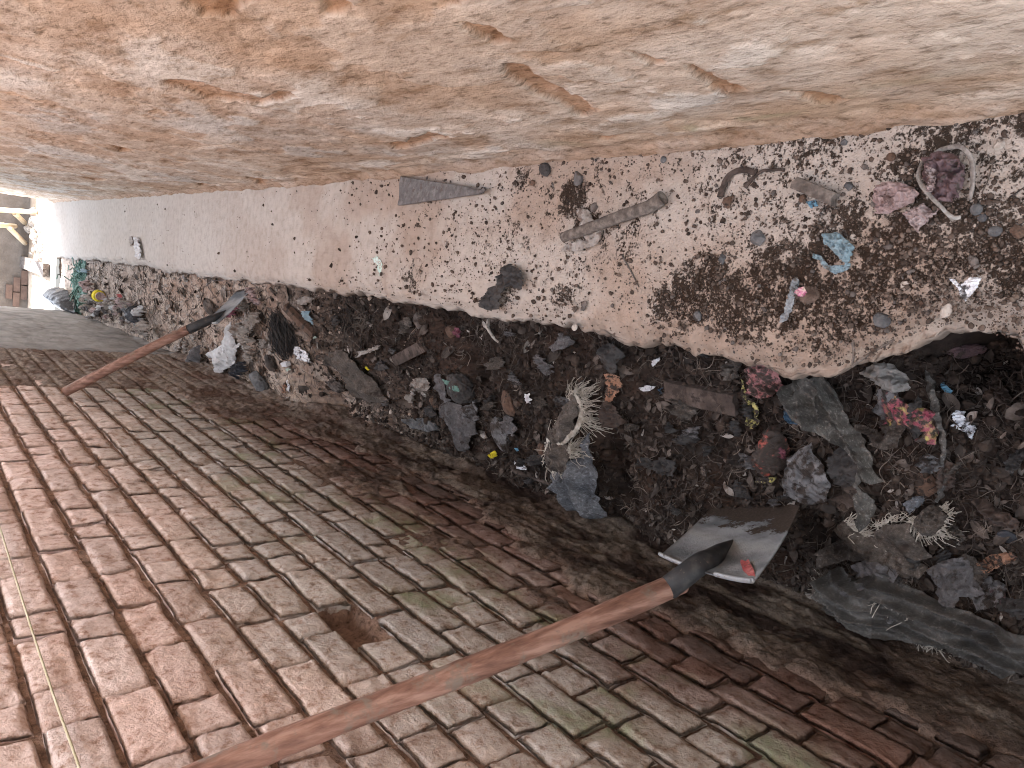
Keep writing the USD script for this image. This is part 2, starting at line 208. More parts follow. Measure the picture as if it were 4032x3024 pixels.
def brick_look(name):
    n = {'g': ('geometry', {}), 'oi': ('object_info', {}), 'sx': ('separate_xyz', {}), 'ad': ('math', {'math_type': 'add'}), 'fr': ('math', {'math_type': 'fraction'}),
         'nb': ('noise_texture', {'scale': 2.2, 'detail': 6, 'roughness': 0.6}), 'nf': ('noise_texture', {'scale': 34, 'detail': 8, 'roughness': 0.7}),
         'nh': ('math', {'math_type': 'multiply_add', 'value2': 0.9, 'value3': -0.45}), 'za': ('math', {'math_type': 'add'}),
         'zr': ('map_range', {'from_min': -0.5, 'from_max': 1.5, 'clamp': True}),
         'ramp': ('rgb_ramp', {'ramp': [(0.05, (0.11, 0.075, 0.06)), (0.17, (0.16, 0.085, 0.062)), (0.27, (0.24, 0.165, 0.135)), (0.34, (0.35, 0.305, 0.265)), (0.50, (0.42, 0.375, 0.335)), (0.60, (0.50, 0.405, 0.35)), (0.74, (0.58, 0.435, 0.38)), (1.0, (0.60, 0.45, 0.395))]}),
         'hs': ('hsv', {}), 'mv': ('map_range', {'to_min': 0.9, 'to_max': 1.14}), 'ms': ('map_range', {'to_min': 1.0, 'to_max': 0.72}), 'fr2': ('math', {'math_type': 'fraction'}), 'mu': ('math', {'math_type': 'multiply', 'value2': 7.31}),
         'fm': ('rgb_ramp', {'ramp': [(0.34, (0.45, 0.34, 0.28)), (0.43, (0.84, 0.77, 0.72)), (0.5, (1, 1, 1)), (0.58, (1.1, 1.11, 1.11)), (0.68, (1.38, 1.4, 1.4))]}), 'mm': ('mix_color', {'blend_type': 'multiply', 'fac': 1.0}),
         # green algae in a damp belt
         'nm': ('noise_texture', {'scale': 3.1, 'detail': 7, 'roughness': 0.65}), 'belt1': ('map_range', {'range_type': 'smoothstep', 'from_min': -0.12, 'from_max': 0.12}), 'belt2': ('map_range', {'range_type': 'smoothstep', 'from_min': 0.72, 'from_max': 0.36}),
         'mr': ('map_range', {'range_type': 'smoothstep', 'from_min': 0.49, 'from_max': 0.62, 'to_max': 0.7}), 'm1': ('math', {'math_type': 'multiply'}), 'm2': ('math', {'math_type': 'multiply'}), 'm3': ('math', {'math_type': 'multiply'}),
         'nff': ('map_range', {'from_min': 0.3, 'from_max': 0.6, 'clamp': True}), 'gm': ('mix_color', {'b': (0.15, 0.19, 0.075)}),
         'p': ('principled_bsdf', {'roughness': 0.95, 'specular_ior_level': 0.12})}
    l = [('g.position', 'sx.vector'), ('oi.random', 'ad.value1'), ('g.random_per_island', 'ad.value2'), ('ad.value', 'fr.value1'), ('g.position', 'nb.vector'), ('g.position', 'nf.vector'),
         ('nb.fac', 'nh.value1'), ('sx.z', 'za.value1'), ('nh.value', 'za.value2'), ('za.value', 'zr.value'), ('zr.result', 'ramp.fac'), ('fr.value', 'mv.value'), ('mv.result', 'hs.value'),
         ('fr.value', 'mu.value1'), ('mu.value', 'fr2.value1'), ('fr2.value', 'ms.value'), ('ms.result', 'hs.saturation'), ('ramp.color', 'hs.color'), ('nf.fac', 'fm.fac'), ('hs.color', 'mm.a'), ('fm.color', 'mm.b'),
         ('g.position', 'nm.vector'), ('nm.fac', 'mr.value'), ('sx.z', 'belt1.value'), ('sx.z', 'belt2.value'), ('belt1.result', 'm1.value1'), ('belt2.result', 'm1.value2'), ('mr.result', 'm2.value1'), ('m1.value', 'm2.value2'),
         ('nf.fac', 'nff.value'), ('nff.result', 'm3.value1'), ('m2.value', 'm3.value2'), ('m3.value', 'gm.fac'), ('mm.result', 'gm.a'), ('gm.result', 'p.base_color')]
    prev = None
    for i, (s, d) in enumerate(((40, 0.009), (150, 0.004), (420, 0.0014))):
        n[f'bn{i}'] = ('noise_texture', {'scale': s, 'detail': 5, 'roughness': 0.65}); n[f'b{i}'] = ('bump', {'distance': d, 'strength': 1.0})
        l += [('g.position', f'bn{i}.vector'), (f'bn{i}.fac', f'b{i}.height')]
        if prev: l.append((prev, f'b{i}.normal'))
        prev = f'b{i}.normal'
    l.append((prev, 'p.normal'))
    MATS[name] = usdkit.material(stage, '/World/Looks/' + name, n, l, surface='p.BSDF')
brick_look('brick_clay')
mk('sunlit_earth', [(0.34, 0.26, 0.19), (0.42, 0.33, 0.25), (0.48, 0.39, 0.3)], 3, 8, 0.95, ((20, 0.02),), spec=0.15)
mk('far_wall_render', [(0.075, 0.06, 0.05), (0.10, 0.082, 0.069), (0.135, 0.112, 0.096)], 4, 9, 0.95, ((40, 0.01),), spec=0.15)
mk('raw_brick', [(0.085, 0.055, 0.044), (0.12, 0.078, 0.06)], 9, 6, 0.95, ((60, 0.005),), spec=0.15)
mk('pole_wood', [(0.4, 0.3, 0.2), (0.52, 0.42, 0.3)], 6, 6, 0.8, ((60, 0.003),))

# ------------------------------------------------------------------ the alley's shape
XB = -0.85                                  # face of the brick wall
YE = [-3, .0, .30, .384, .403, .412, .448, .487, .508, .56, .62, .68, .75, .83, .91, 1.05, 1.18, 1.43, 1.84, 2.59, 3.5, 4.97, 6.11, 8, 10.4]
XE = [-.10, -.09, -.06, -.018, .003, .014, .021, .030, .025, .005, -.045, -.075, -.093, -.103, -.104, -.102, -.097, -.094, -.096, -.106, -.133, -.18, -.19, -.25, -.36]
def edge_x(y):      # broken edge of the concrete ledge
    y = np.asarray(y, float)
    return np.interp(y, YE, XE) + 0.030 * (fbm(P3(y * 9, 0, 3), 3) - .5) + 0.018 * (fbm(P3(y * 34, 2, 3), 3, 8) - .5) * ss(2.4, 1.2, y) + 0.03 * (fbm(P3(y * 2.2, 5, 1), 2, 4) - .5)
YW = [-3, .46, .8, 1.16, 1.65, 2.44, 5.09, 8.8, 10.2]
XW = [.41, .406, .40, .393, .377, .357, .33, .30, .285]
def wall_x(y): return np.interp(y, YW, XW)
Yz = [-3, .3, 1.14, 1.6, 2.0, 2.6, 3.16, 4.06, 5.5, 8.2, 10, 12]
Zwall = [-.82, -.82, -.82, -.74, -.69, -.66, -.62, -.43, -.35, -.13, -.08, -.06]
Zedge = [-.46, -.45, -.33, -.28, -.25, -.23, -.19, -.14, -.12, -.10, -.06, -.05]
HOLLOWS = []          # (x, y, radius, depth)
def earth_base(x, y):
    x, y = np.broadcast_arrays(np.asarray(x, float), np.asarray(y, float))
    xe = np.interp(y, YE, XE)
    t = np.clip((x - XB) / (xe - XB), -.1, 1)
    z = lerp(np.interp(y, Yz, Zwall), np.interp(y, Yz, Zedge), np.sign(t) * np.abs(t) ** np.interp(y, [1.5, 3.5], [.62, .9]))
    under = np.clip((x - xe - .05) / .09, 0, 1)              # the bank that carries the slab
    z = lerp(z, -.125, ss(0, 1, under))
    z = z + 0.09 * (fbm(P3(x * 3.1, y * 3.1, 1.0), 2, 3) - .5) * ss(.25, .9, y)
    for hx, hy, hr, hd in HOLLOWS:
        z = z - hd * np.exp(-((x - hx) ** 2 + (y - hy) ** 2) / hr ** 2)
    return z
def earth_z(x, y):
    x, y = np.broadcast_arrays(np.asarray(x, float), np.asarray(y, float))
    z = earth_base(x, y)
    k = 1 - 0.68 * ss(3.2, 4.5, y)
    z = z + k * 0.075 * (fbm(P3(x * 11, y * 11, 2), 3, 7) - .5)
    lump = fbm(P3(x * 38, y * 38, 4), 3, 9)
    z = z + k * 0.034 * (np.abs(lump - .5) * 2 - .3) + k * 0.016 * (noise(P3(x * 105, y * 105, 1), 5) - .5)
    return z
HOLLOWS += [tuple(hit(p, earth_base)[:2]) + rd for p, rd in (((1318, 950), (.05, .16)), ((1322, 1000), (.055, .2)), ((1326, 1060), (.055, .2)), ((1330, 1115), (.055, .14)), ((700, 874), (.11, .24)), ((1030, 800), (.06, .14)), ((742, 858), (.08, .14)), ((1760, 1175), (.07, .14)), ((1800, 1190), (.07, .10)), ((2080, 770), (.10, .16)), ((2130, 765), (.08, .12)), ((1853, 850), (.045, .10)), ((1895, 905), (.05, .08)), ((1690, 1205), (.06, .1)), ((965, 690), (.05, .1)), ((1285, 1000), (.03, .05)), ((2110, 1260), (.07, .1)), ((1700, 830), (.03, .06)))]
def ledge_z(x, y):
    x, y = np.broadcast_arrays(np.asarray(x, float), np.asarray(y, float))
    return 0.010 * (fbm(P3(x * 5, y * 5, 7), 3, 2) - .5) + 0.005 * (fbm(P3(x * 30, y * 30, 7), 3, 5) - .5) * ss(6, 2, y) - 0.0

def spaced(y0, y1, s0, s1):       # rows whose spacing grows from s0 to s1
    out, y = [y0], y0
    while y < y1:
        y += lerp(s0, s1, (y - y0) / (y1 - y0)); out.append(y)
    return np.array(out)

# earth in the trench
ys = np.concatenate([np.linspace(-3, .15, 26)[:-1], spaced(.15, 10.0, .0032, .03)])
xs = np.linspace(0, 1, 250)
Y, T = np.meshgrid(ys, xs, indexing='ij')
X = lerp(XB - .05, np.interp(Y, YE, XE) + .16, T)
Z = earth_z(X, Y)
dry = ss(2.7, 4.3, Y + 0.9 * (fbm(P3(X * 3, Y * 3), 3, 8) - .5) - .5 * (X + .5))
nn = fbm(P3(X * 14, Y * 14, 3), 4, 12)[..., None]
red = ss(.52, .75, fbm(P3(X * 4, Y * 4, 9), 3, 31))[..., None]
C = lerp(np.array([.036, .026, .021]), np.array([.058, .037, .028]), red) * (0.7 + 0.6 * nn)
Cd = lerp(np.array([.35, .255, .20]), np.array([.47, .385, .32]), ss(.35, .65, nn))
Cd = lerp(Cd, np.array([.36, .32, .285]), ss(5, 8, Y)[..., None] * .7)
C = lerp(C, Cd, dry[..., None])
obj('trench_earth', (P3(X, Y, Z).reshape(-1, 3), grid_faces(*X.shape)[:, ::-1]), 'earth', kind='structure', col=C.reshape(-1, 3))

# concrete ledge
ys = np.concatenate([np.linspace(-3, .15, 26)[:-1], spaced(.15, 10.05, .0032, .03)])
across = np.concatenate([[-6, -5, -4, -3, -2, -1], np.linspace(0, 1, 190)])
Y, T = np.meshgrid(ys, across, indexing='ij')
ex = edge_x(Y)
X = ex + np.clip(T, 0, 1) * (wall_x(Y) + .06 - ex)
Z = ledge_z(X, Y)
drop = np.clip(X - ex, 0, 1)
Z = Z - 0.020 * np.exp(-drop / .012) - .028 * np.exp(-drop / .035) * fbm(P3(X * 22, Y * 22, 1), 4, 3) - .022 * np.exp(-drop / .03) * np.abs(fbm(P3(X * 55, Y * 55, 1), 3, 13) - .5) * 2
k = -T
rough = (fbm(P3(k * .8, Y * 30, 2), 3, 6) - .5)
for lev, (dx, z) in {1: (-.006, -.032), 2: (-.008, -.055), 3: (-.002, -.085), 4: (.008, -.115), 5: (.05, -.135), 6: (.25, -.14)}.items():
    mk_ = T == -lev
    X = np.where(mk_, ex + dx + .03 * rough, X); Z = np.where(mk_, z + .008 * rough, Z)
SPILL = [((.02, .93), .10, 1.0), ((.06, 1.05), .10, .9), ((.0, 1.12), .09, .8), ((.1, .85), .1, .75), ((.0, .74), .12, .9), ((.2, 1.45), .05, .9), ((.27, 1.52), .06, .7), ((-.03, 1.5), .07, .6), ((-.05, 1.75), .08, .6), ((.1, .55), .2, .8), ((.2, .75), .1, .6), ((.03, .6), .1, .9), ((.3, .62), .08, .6), ((-.04, 2.3), .1, .45), ((.32, 1.75), .05, .6)]
def spill(x, y):    # how much soil lies on the ledge
    s = np.zeros(np.broadcast(x, y).shape)
    for (cx, cy), r, a in SPILL: s = np.maximum(s, a * np.exp(-(((x - cx) ** 2 + (y - cy) ** 2) / r ** 2)))
    s = np.minimum(s, .50) + .12 * (fbm(P3(np.asarray(x) * 11, np.asarray(y) * 11, 5), 3, 91) - .5)
    s = np.maximum(s, .39 * ss(.85, .42, y)); s = np.maximum(s, .34 * ss(1.9, .8, y)); s = np.maximum(s, .26 * ss(4.0, 1.6, y))
    return s
sp = spill(X, Y)
n1, n2 = fbm(P3(X * 26, Y * 26, 3), 5, 21), fbm(P3(X * 7, Y * 7, 3), 3, 22)
film = ss(.0, .16, sp * .95 - .34 + .75 * (n1 - .5) + .55 * (n2 - .5))
Z = np.where(T >= 0, Z + .006 * film * n1, Z)
pale = lerp(np.array([.375, .29, .23]), np.array([.46, .40, .345]), ss(.4, .62, fbm(P3(X * 3, Y * 3, 4), 4, 25))[..., None])
pale = lerp(pale, np.array([.50, .47, .43]), ss(2.0, 5.0, Y)[..., None] * .75)
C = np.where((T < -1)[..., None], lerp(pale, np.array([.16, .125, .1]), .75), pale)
lf = grid_faces(*X.shape)[:, ::-1]
obj('concrete_ledge', (P3(X, Y, Z).reshape(-1, 3), lf), 'ledge_concrete', kind='structure', col=C.reshape(-1, 3), soil=np.where(T < 0, -1, sp * 1.0 + .35 * (n2 - .5) - .5 * np.exp(-drop / (.022 + .04 * n2))).reshape(-1))

# right hand wall of worn plaster
ys = np.concatenate([np.linspace(-3, .1, 20)[:-1], spaced(.1, 10.08, .006, .03)])
zs = np.concatenate([np.linspace(-.1, 1.7, 300), np.linspace(1.72, 3.5, 34)])
Y, Zg = np.meshgrid(ys, zs, indexing='ij')
def wall_px(pts): return [tuple(at_x(p, .385)[1:]) for p in pts]
gouge_px = [[(383, 8), (430, 5), (470, 2), (520, 8), (545, 18), (490, 40), (440, 36), (410, 18)], [(352, 160), (390, 158), (430, 165), (500, 190), (570, 202), (600, 190), (625, 192), (640, 200), (560, 212), (500, 206), (450, 200), (400, 182), (365, 174)], [(712, 18), (738, 12), (765, 30), (748, 45), (710, 42)],
            [(1085, 150), (1120, 155), (1180, 190), (1270, 245), (1300, 250), (1250, 258), (1180, 225), (1110, 190)], [(840, 300), (880, 298), (905, 285), (935, 278), (970, 285), (900, 305), (860, 312)], [(240, 292), (290, 303), (262, 308)], [(530, 362), (600, 372), (560, 380)], [(170, 364), (240, 366), (205, 372)],
            [(1260, 292), (1330, 300), (1300, 306)], [(1480, 170), (1600, 215), (1560, 225), (1490, 190)], [(1350, 135), (1430, 160), (1400, 170)], [(1700, 225), (1830, 240), (1780, 250)], [(420, 376), (470, 380), (440, 385)], [(1000, 60), (1060, 75), (1120, 110), (1070, 110), (1010, 80)], [(860, 10), (980, 30), (1020, 10), (940, 0)]]
jy, jz = .05 * (fbm(P3(Y * 14, Zg * 14, 1), 4, 3) - .5), .05 * (fbm(P3(Y * 14, Zg * 14, 5), 4, 6) - .5)
gouge = np.zeros(Y.shape)
for g in gouge_px:
    poly = Polygon(wall_px(g)).buffer(0)
    shapely.prepare(poly)
    gouge = np.maximum(gouge, shapely.contains_xy(poly.buffer(.004), Y + jy, Zg + jz) * 1.0)
flake = ss(.555, .575, fbm(P3(Y * 3.5, Zg * 6, 2), 6, 14) + .12 * ss(.5, .0, Zg) + .04 * ss(2.5, 1, Y))
flake2 = ss(.585, .605, fbm(P3(Y * 5, Zg * 8, 6), 6, 19) + .1 * ss(.4, .0, Zg))
X = wall_x(Y) + .014 * (fbm(P3(Y * 1.6, Zg * 1.6, 3), 3, 2) - .5) + .005 * (fbm(P3(Y * 9, Zg * 12, 3), 4, 5) - .5)
X = X + .0035 * flake + .003 * flake2 + .011 * gouge - .02 * ss(.05, -.01, Zg)
lay = fbm(P3(Y * 6, Zg * 16, 8), 5, 41); X = X + .008 * ss(.30, .0, Zg) * np.abs(lay - .5) * 4
base = lerp(np.array([.43, .345, .27]), np.array([.54, .49, .43]), ss(.4, .6, fbm(P3(Y * 2.2, Zg * 3, 3), 5, 51))[..., None])
base = lerp(base, np.array([.40, .38, .355]), (.6 * ss(.52, .68, fbm(P3(Y * 1.7, Zg * 4, 8), 5, 53)))[..., None])
base = lerp(base, np.array([.36, .235, .145]), (.55 * np.maximum(flake, flake2) * fbm(P3(Y * 7, Zg * 7, 1), 3, 8) * 1.6).clip(0, 1)[..., None])
base = lerp(base, np.array([.33, .19, .105]), (gouge * .75)[..., None])
base = lerp(base, np.array([.30, .20, .135]), (.75 * ss(.10, .0, Zg + .05 * (lay - .5)))[..., None])
grn = ss(.56, .68, fbm(P3(Y * 4, Zg * 9, 4), 4, 61)) * ss(.25, .12, Zg) * ss(.04, .09, Zg) * ss(1.9, 1.0, Y)
base = lerp(base, np.array([.21, .205, .115]), (.55 * grn)[..., None])
wf = grid_faces(*X.shape)
pw = thing('plaster_wall', 'tan flaking plaster wall rising from the ledge, along the top of the photo', 'wall')
obj('worn_plaster', (P3(X, Y, Zg).reshape(-1, 3), wf), 'plaster', pw, col=base.reshape(-1, 3))
core = trimesh.creation.box((.26, 13.0, 3.58)); core.apply_translation((.585, 3.55, 1.68))
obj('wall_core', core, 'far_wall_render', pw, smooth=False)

# ------------------------------------------------------------------ brick wall on the left
PITCH, BEDJ, HEADJ = .1037, .0105, .005
def course_z(k): return EYE[2] - .522 - PITCH * k            # centre line of bed joint k, counted downwards
def crust_top(y): return np.interp(y, [0, .5, .9, 1.2, 1.45, 1.8, 2.2, 2.8, 3.3, 3.68, 3.76, 4.5, 4.56, 4.62, 6], [-.46, -.40, -.31, -.21, -.18, -.25, -.29, -.30, -.30, -.18, .16, .18, .6, 2, 2])
MISSING = [(1.46, .56)]
def brick_mesh(y0, y1, z0, z1, nu, nv, seed, deep=0.0):
    rg = np.random.default_rng(seed)
    u, v = np.linspace(-1, 1, nu), np.linspace(-1, 1, nv)
    u, v = np.sign(u) * np.abs(u) ** .62, np.sign(v) * np.abs(v) ** .7
    V, U = np.meshgrid(v, u, indexing='ij')
    w, h = (y1 - y0) / 2, (z1 - z0) / 2
    r = rg.uniform(.006, .011)
    yy, zz = (y0 + y1) / 2 + U * w, (z0 + z1) / 2 + V * h
    P = P3(XB, yy, zz)
    wob = fbm(P * 17 + seed, 3, 3) - .5; wob2 = fbm(P * 17 + seed + 40, 3, 8) - .5
    rr = r * (1 + 1.1 * wob)
    du, dv = np.clip(rr - w * (1 - abs(U)), 0, None), np.clip(rr - h * (1 - abs(V)), 0, None)
    d = np.minimum(np.sqrt(du ** 2 + dv ** 2), rr)
    inset = rr - np.sqrt(np.maximum(rr ** 2 - d ** 2, 0))
    chip = ss(.60, .70, fbm(P * 9 + seed * 1.7, 2, 5) + .16 * np.maximum(abs(U), abs(V)) ** 3 - .04)
    x = XB + rg.normal(0, .0016) - deep - 1.0 * inset + .010 * wob + .006 * (fbm(P * 60, 3, 2) - .5) - .006 * chip + rg.normal(0, .0016) * U + rg.normal(0, .0012) * V
    yy = yy + .010 * wob2 * np.abs(U) ** 2; zz = zz + .007 * wob * np.abs(V) ** 2
    front = P3(x, yy, zz).reshape(-1, 3)
    f = grid_faces(nv, nu)
    ring = np.concatenate([np.arange(nu), nu * np.arange(1, nv) + nu - 1, nu * (nv - 1) + np.arange(nu - 2, -1, -1), nu * np.arange(nv - 2, 0, -1)])
    back = front[ring].copy(); back[:, 0] = XB - .045 - deep
    n = len(front); k = np.arange(len(ring)); k2 = (k + 1) % len(ring)
    f2 = np.stack([ring[k], n + k, n + k2, ring[k2]], 1)
    return np.vstack([front, back]), np.vstack([f, f2])[:, ::-1]
def joined(meshes):
    vs, fs, o = [], [], 0
    for v, f in meshes:
        f = np.asarray(f); f = np.vstack([f[:, [0, 1, 2]], f[:, [0, 2, 3]]]) if f.shape[1] == 4 else f
        vs.append(v); fs.append(f + o); o += len(v)
    return np.vstack(vs), np.vstack(fs)
def on_print(q):
    c = ROT.T @ (np.asarray(q) - EYE)
    return (np.array([2016 + 2900 * c[0] / c[2], 1512 + 2900 * c[1] / c[2]]) * 2212 / 4032, c[2]) if c[2] > .1 else (np.array([-9e3, -9e3]), 1)
spans = []
rb = random.Random(5)
for k in range(-15, 19):
    z1, z0 = course_z(k) - BEDJ / 2, course_z(k + 1) + BEDJ / 2
    z0, z1 = z0 + rb.uniform(-.002, .002), z1 + rb.uniform(-.002, .002)
    y = -.6 + rb.uniform(0, .2); kind = rb.random() < .5
    while y < 5.9:
        kind = (not kind) if rb.random() < .72 else kind
        L = rb.gauss(.222, .012) if kind else rb.gauss(.112, .009)
        spans.append((y, min(y + L, 5.92), z0, z1)); y += L + HEADJ * rb.uniform(.5, 1.5)
def shown(s):
    (x, y), d = on_print((XB, (s[0] + s[1]) / 2, (s[2] + s[3]) / 2))
    if not (-30 < x < 2240 and -20 < y < 1690): return 0
    if (s[2] + s[3]) / 2 < crust_top((s[0] + s[1]) / 2) - .02: return 1e-3
    return (s[1] - s[0]) * (s[3] - s[2]) / d ** 2 * min(1, .85 / d)
spans.sort(key=shown, reverse=True)
bw = thing('brick_wall', 'weathered red brick wall with deep joints and green algae, left side of the alley', 'wall')
rest = []
for i, s in enumerate(spans):
    gone = any(s[0] - .01 < my < s[1] + .01 and s[2] - .006 < mz < s[3] + .006 for my, mz in MISSING)
    big = shown(s)
    if i < 300:
        near = big > .004
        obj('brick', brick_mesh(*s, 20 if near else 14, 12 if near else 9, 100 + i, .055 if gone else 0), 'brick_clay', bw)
    elif big > 0 or s[3] < 1.7:
        rest.append(brick_mesh(*s, 11, 7, 100 + i))
    else:
        rest.append(brick_mesh(*s, 5, 4, 100 + i))
obj('distant_bricks', joined(rest), 'brick_clay', bw, kind='stuff')
ys = np.concatenate([np.linspace(-.7, .15, 10)[:-1], spaced(.15, 5.95, .0058, .013)])
zs = np.concatenate([np.linspace(-.98, 1.5, 400), np.linspace(1.52, 3.0, 12)])
Y, Zg = np.meshgrid(ys, zs, indexing='ij')
cn = fbm(P3(Y * 6, Zg * 6, 3), 5, 71)
patch = ss(-.05, .05, crust_top(Y + .06 * (cn - .5)) - Zg + .34 * (cn - .5))
patch = np.maximum(patch, .85 * ss(.60, .68, fbm(P3(Y * 2.6, Zg * 4.2, 3), 4, 75)) * ss(.35, -.1, Zg))
c2 = fbm(P3(Y * 24, Zg * 30, 3), 4, 73)
joint = np.abs(((Zg - course_z(0)) / PITCH + .5) % 1 - .5) * PITCH
far_crust = ss(4.3, 4.7, Y)
proud = lerp(.010, .007, far_crust) + .030 * (cn - .5) * lerp(1, .3, far_crust) + .020 * (c2 - .5) + .007 * (fbm(P3(Y * 70, Zg * 70, 3), 2, 15) - .5) * (1 - far_crust) - .007 * ss(.016, .004, joint) * (.4 + .6 * far_crust)
X = XB + lerp(-.0135 + .008 * (c2 - .5), proud, patch)
for s_ in spans:
    if any(s_[0] - .01 < my < s_[1] + .01 and s_[2] - .006 < mz < s_[3] + .006 for my, mz in MISSING):
        X = X - (.045 + .05 * (cn - .5)) * ss(-.012, .016, np.minimum(np.minimum(Y - s_[0], s_[1] - Y), np.minimum(Zg - s_[2], s_[3] - Zg)) + .03 * (c2 - .5))
X = X + .05 * ss(.12, .0, Zg - np.interp(Y, Yz, Zwall)) * fbm(P3(Y * 8, Zg * 8, 3), 3, 5)
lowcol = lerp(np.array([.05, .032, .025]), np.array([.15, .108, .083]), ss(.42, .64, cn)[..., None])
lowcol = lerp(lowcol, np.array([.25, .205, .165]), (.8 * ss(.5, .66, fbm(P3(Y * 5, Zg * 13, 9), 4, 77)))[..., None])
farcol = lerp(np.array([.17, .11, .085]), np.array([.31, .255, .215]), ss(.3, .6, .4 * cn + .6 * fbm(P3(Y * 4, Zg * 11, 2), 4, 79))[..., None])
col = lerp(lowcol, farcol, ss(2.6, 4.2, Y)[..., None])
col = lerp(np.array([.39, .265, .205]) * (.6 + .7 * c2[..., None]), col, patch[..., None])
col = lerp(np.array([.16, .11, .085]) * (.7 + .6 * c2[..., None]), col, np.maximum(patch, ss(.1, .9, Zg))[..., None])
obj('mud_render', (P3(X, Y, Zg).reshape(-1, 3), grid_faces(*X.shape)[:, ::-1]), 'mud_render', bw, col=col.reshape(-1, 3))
core = trimesh.creation.box((.2, 6.6, 4.0)); core.apply_translation((XB - .21, 2.6, 1.0))
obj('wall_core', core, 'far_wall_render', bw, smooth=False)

# grey rendered stretch of wall further on
ys, zs = np.linspace(5.97, 8.9, 200), np.linspace(-.4, 3.0, 220)
Y, Zg = np.meshgrid(ys, zs, indexing='ij')
X = XB + .012 + .014 * (fbm(P3(Y * 5, Zg * 12, 3), 4, 81) - .5) - .06 * ss(5.985, 5.97, Y) - .12 * ss(8.86, 8.9, Y) - .03 * ss(.1, -.25, Zg + .2 * (fbm(P3(Y * 4, Zg * 9, 3), 3, 4) - .5)) * fbm(P3(Y * 13, Zg * 16, 3), 3, 9)
gw = thing('rendered_wall', 'smooth grey rendered wall beyond the brickwork at the far end', 'wall')
obj('grey_render', (P3(X, Y, Zg).reshape(-1, 3), grid_faces(*X.shape)[:, ::-1]), 'grey_render', gw)
core = trimesh.creation.box((.2, 2.9, 3.4)); core.apply_translation((XB - .11, 7.44, 1.3))
obj('wall_core', core, 'far_wall_render', gw, smooth=False)

# sunlit ground past the alley, and the ground round about
quads = []
def flat(x0, x1, y0, y1, nx, ny):
    yy, xx = np.meshgrid(np.linspace(y0, y1, ny), np.linspace(x0, x1, nx), indexing='ij')
    zz = -.045 + .05 * (fbm(P3(xx * 1.2, yy * 1.2, 1), 4, 3) - .5)
    quads.append((P3(xx, yy, zz).reshape(-1, 3), grid_faces(ny, nx)[:, ::-1]))
flat(-80, 80, 10.06, 160, 200, 200); flat(-1.04, 1.5, 9.9, 13.5, 90, 120); flat(-80, -1.02, -60, 10.06, 20, 20); flat(.70, 80, -60, 10.06, 20, 20); flat(-1.02, .70, -60, -2.9, 4, 8)
quads[1][0][:, 2] += .006
obj('ground', joined(quads), 'sunlit_earth', kind='structure')
fw = thing('far_wall', 'shaded brown-grey wall facing the far end of the alley', 'wall')
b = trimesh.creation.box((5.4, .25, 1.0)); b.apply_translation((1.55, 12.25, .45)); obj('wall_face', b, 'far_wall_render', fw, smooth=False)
v, f = [], []
for i in range(3):
    for j in range(2 if i < 2 else 1):
        q = trimesh.creation.box((.19, .06, .075)); q.apply_translation((-1.04 + .205 * j - .1 * (i % 2) + .1, 12.12 - .004 * ((i + j) % 3), .0 + .085 * i)); obj('brick', q, 'raw_brick', fw, smooth=False)

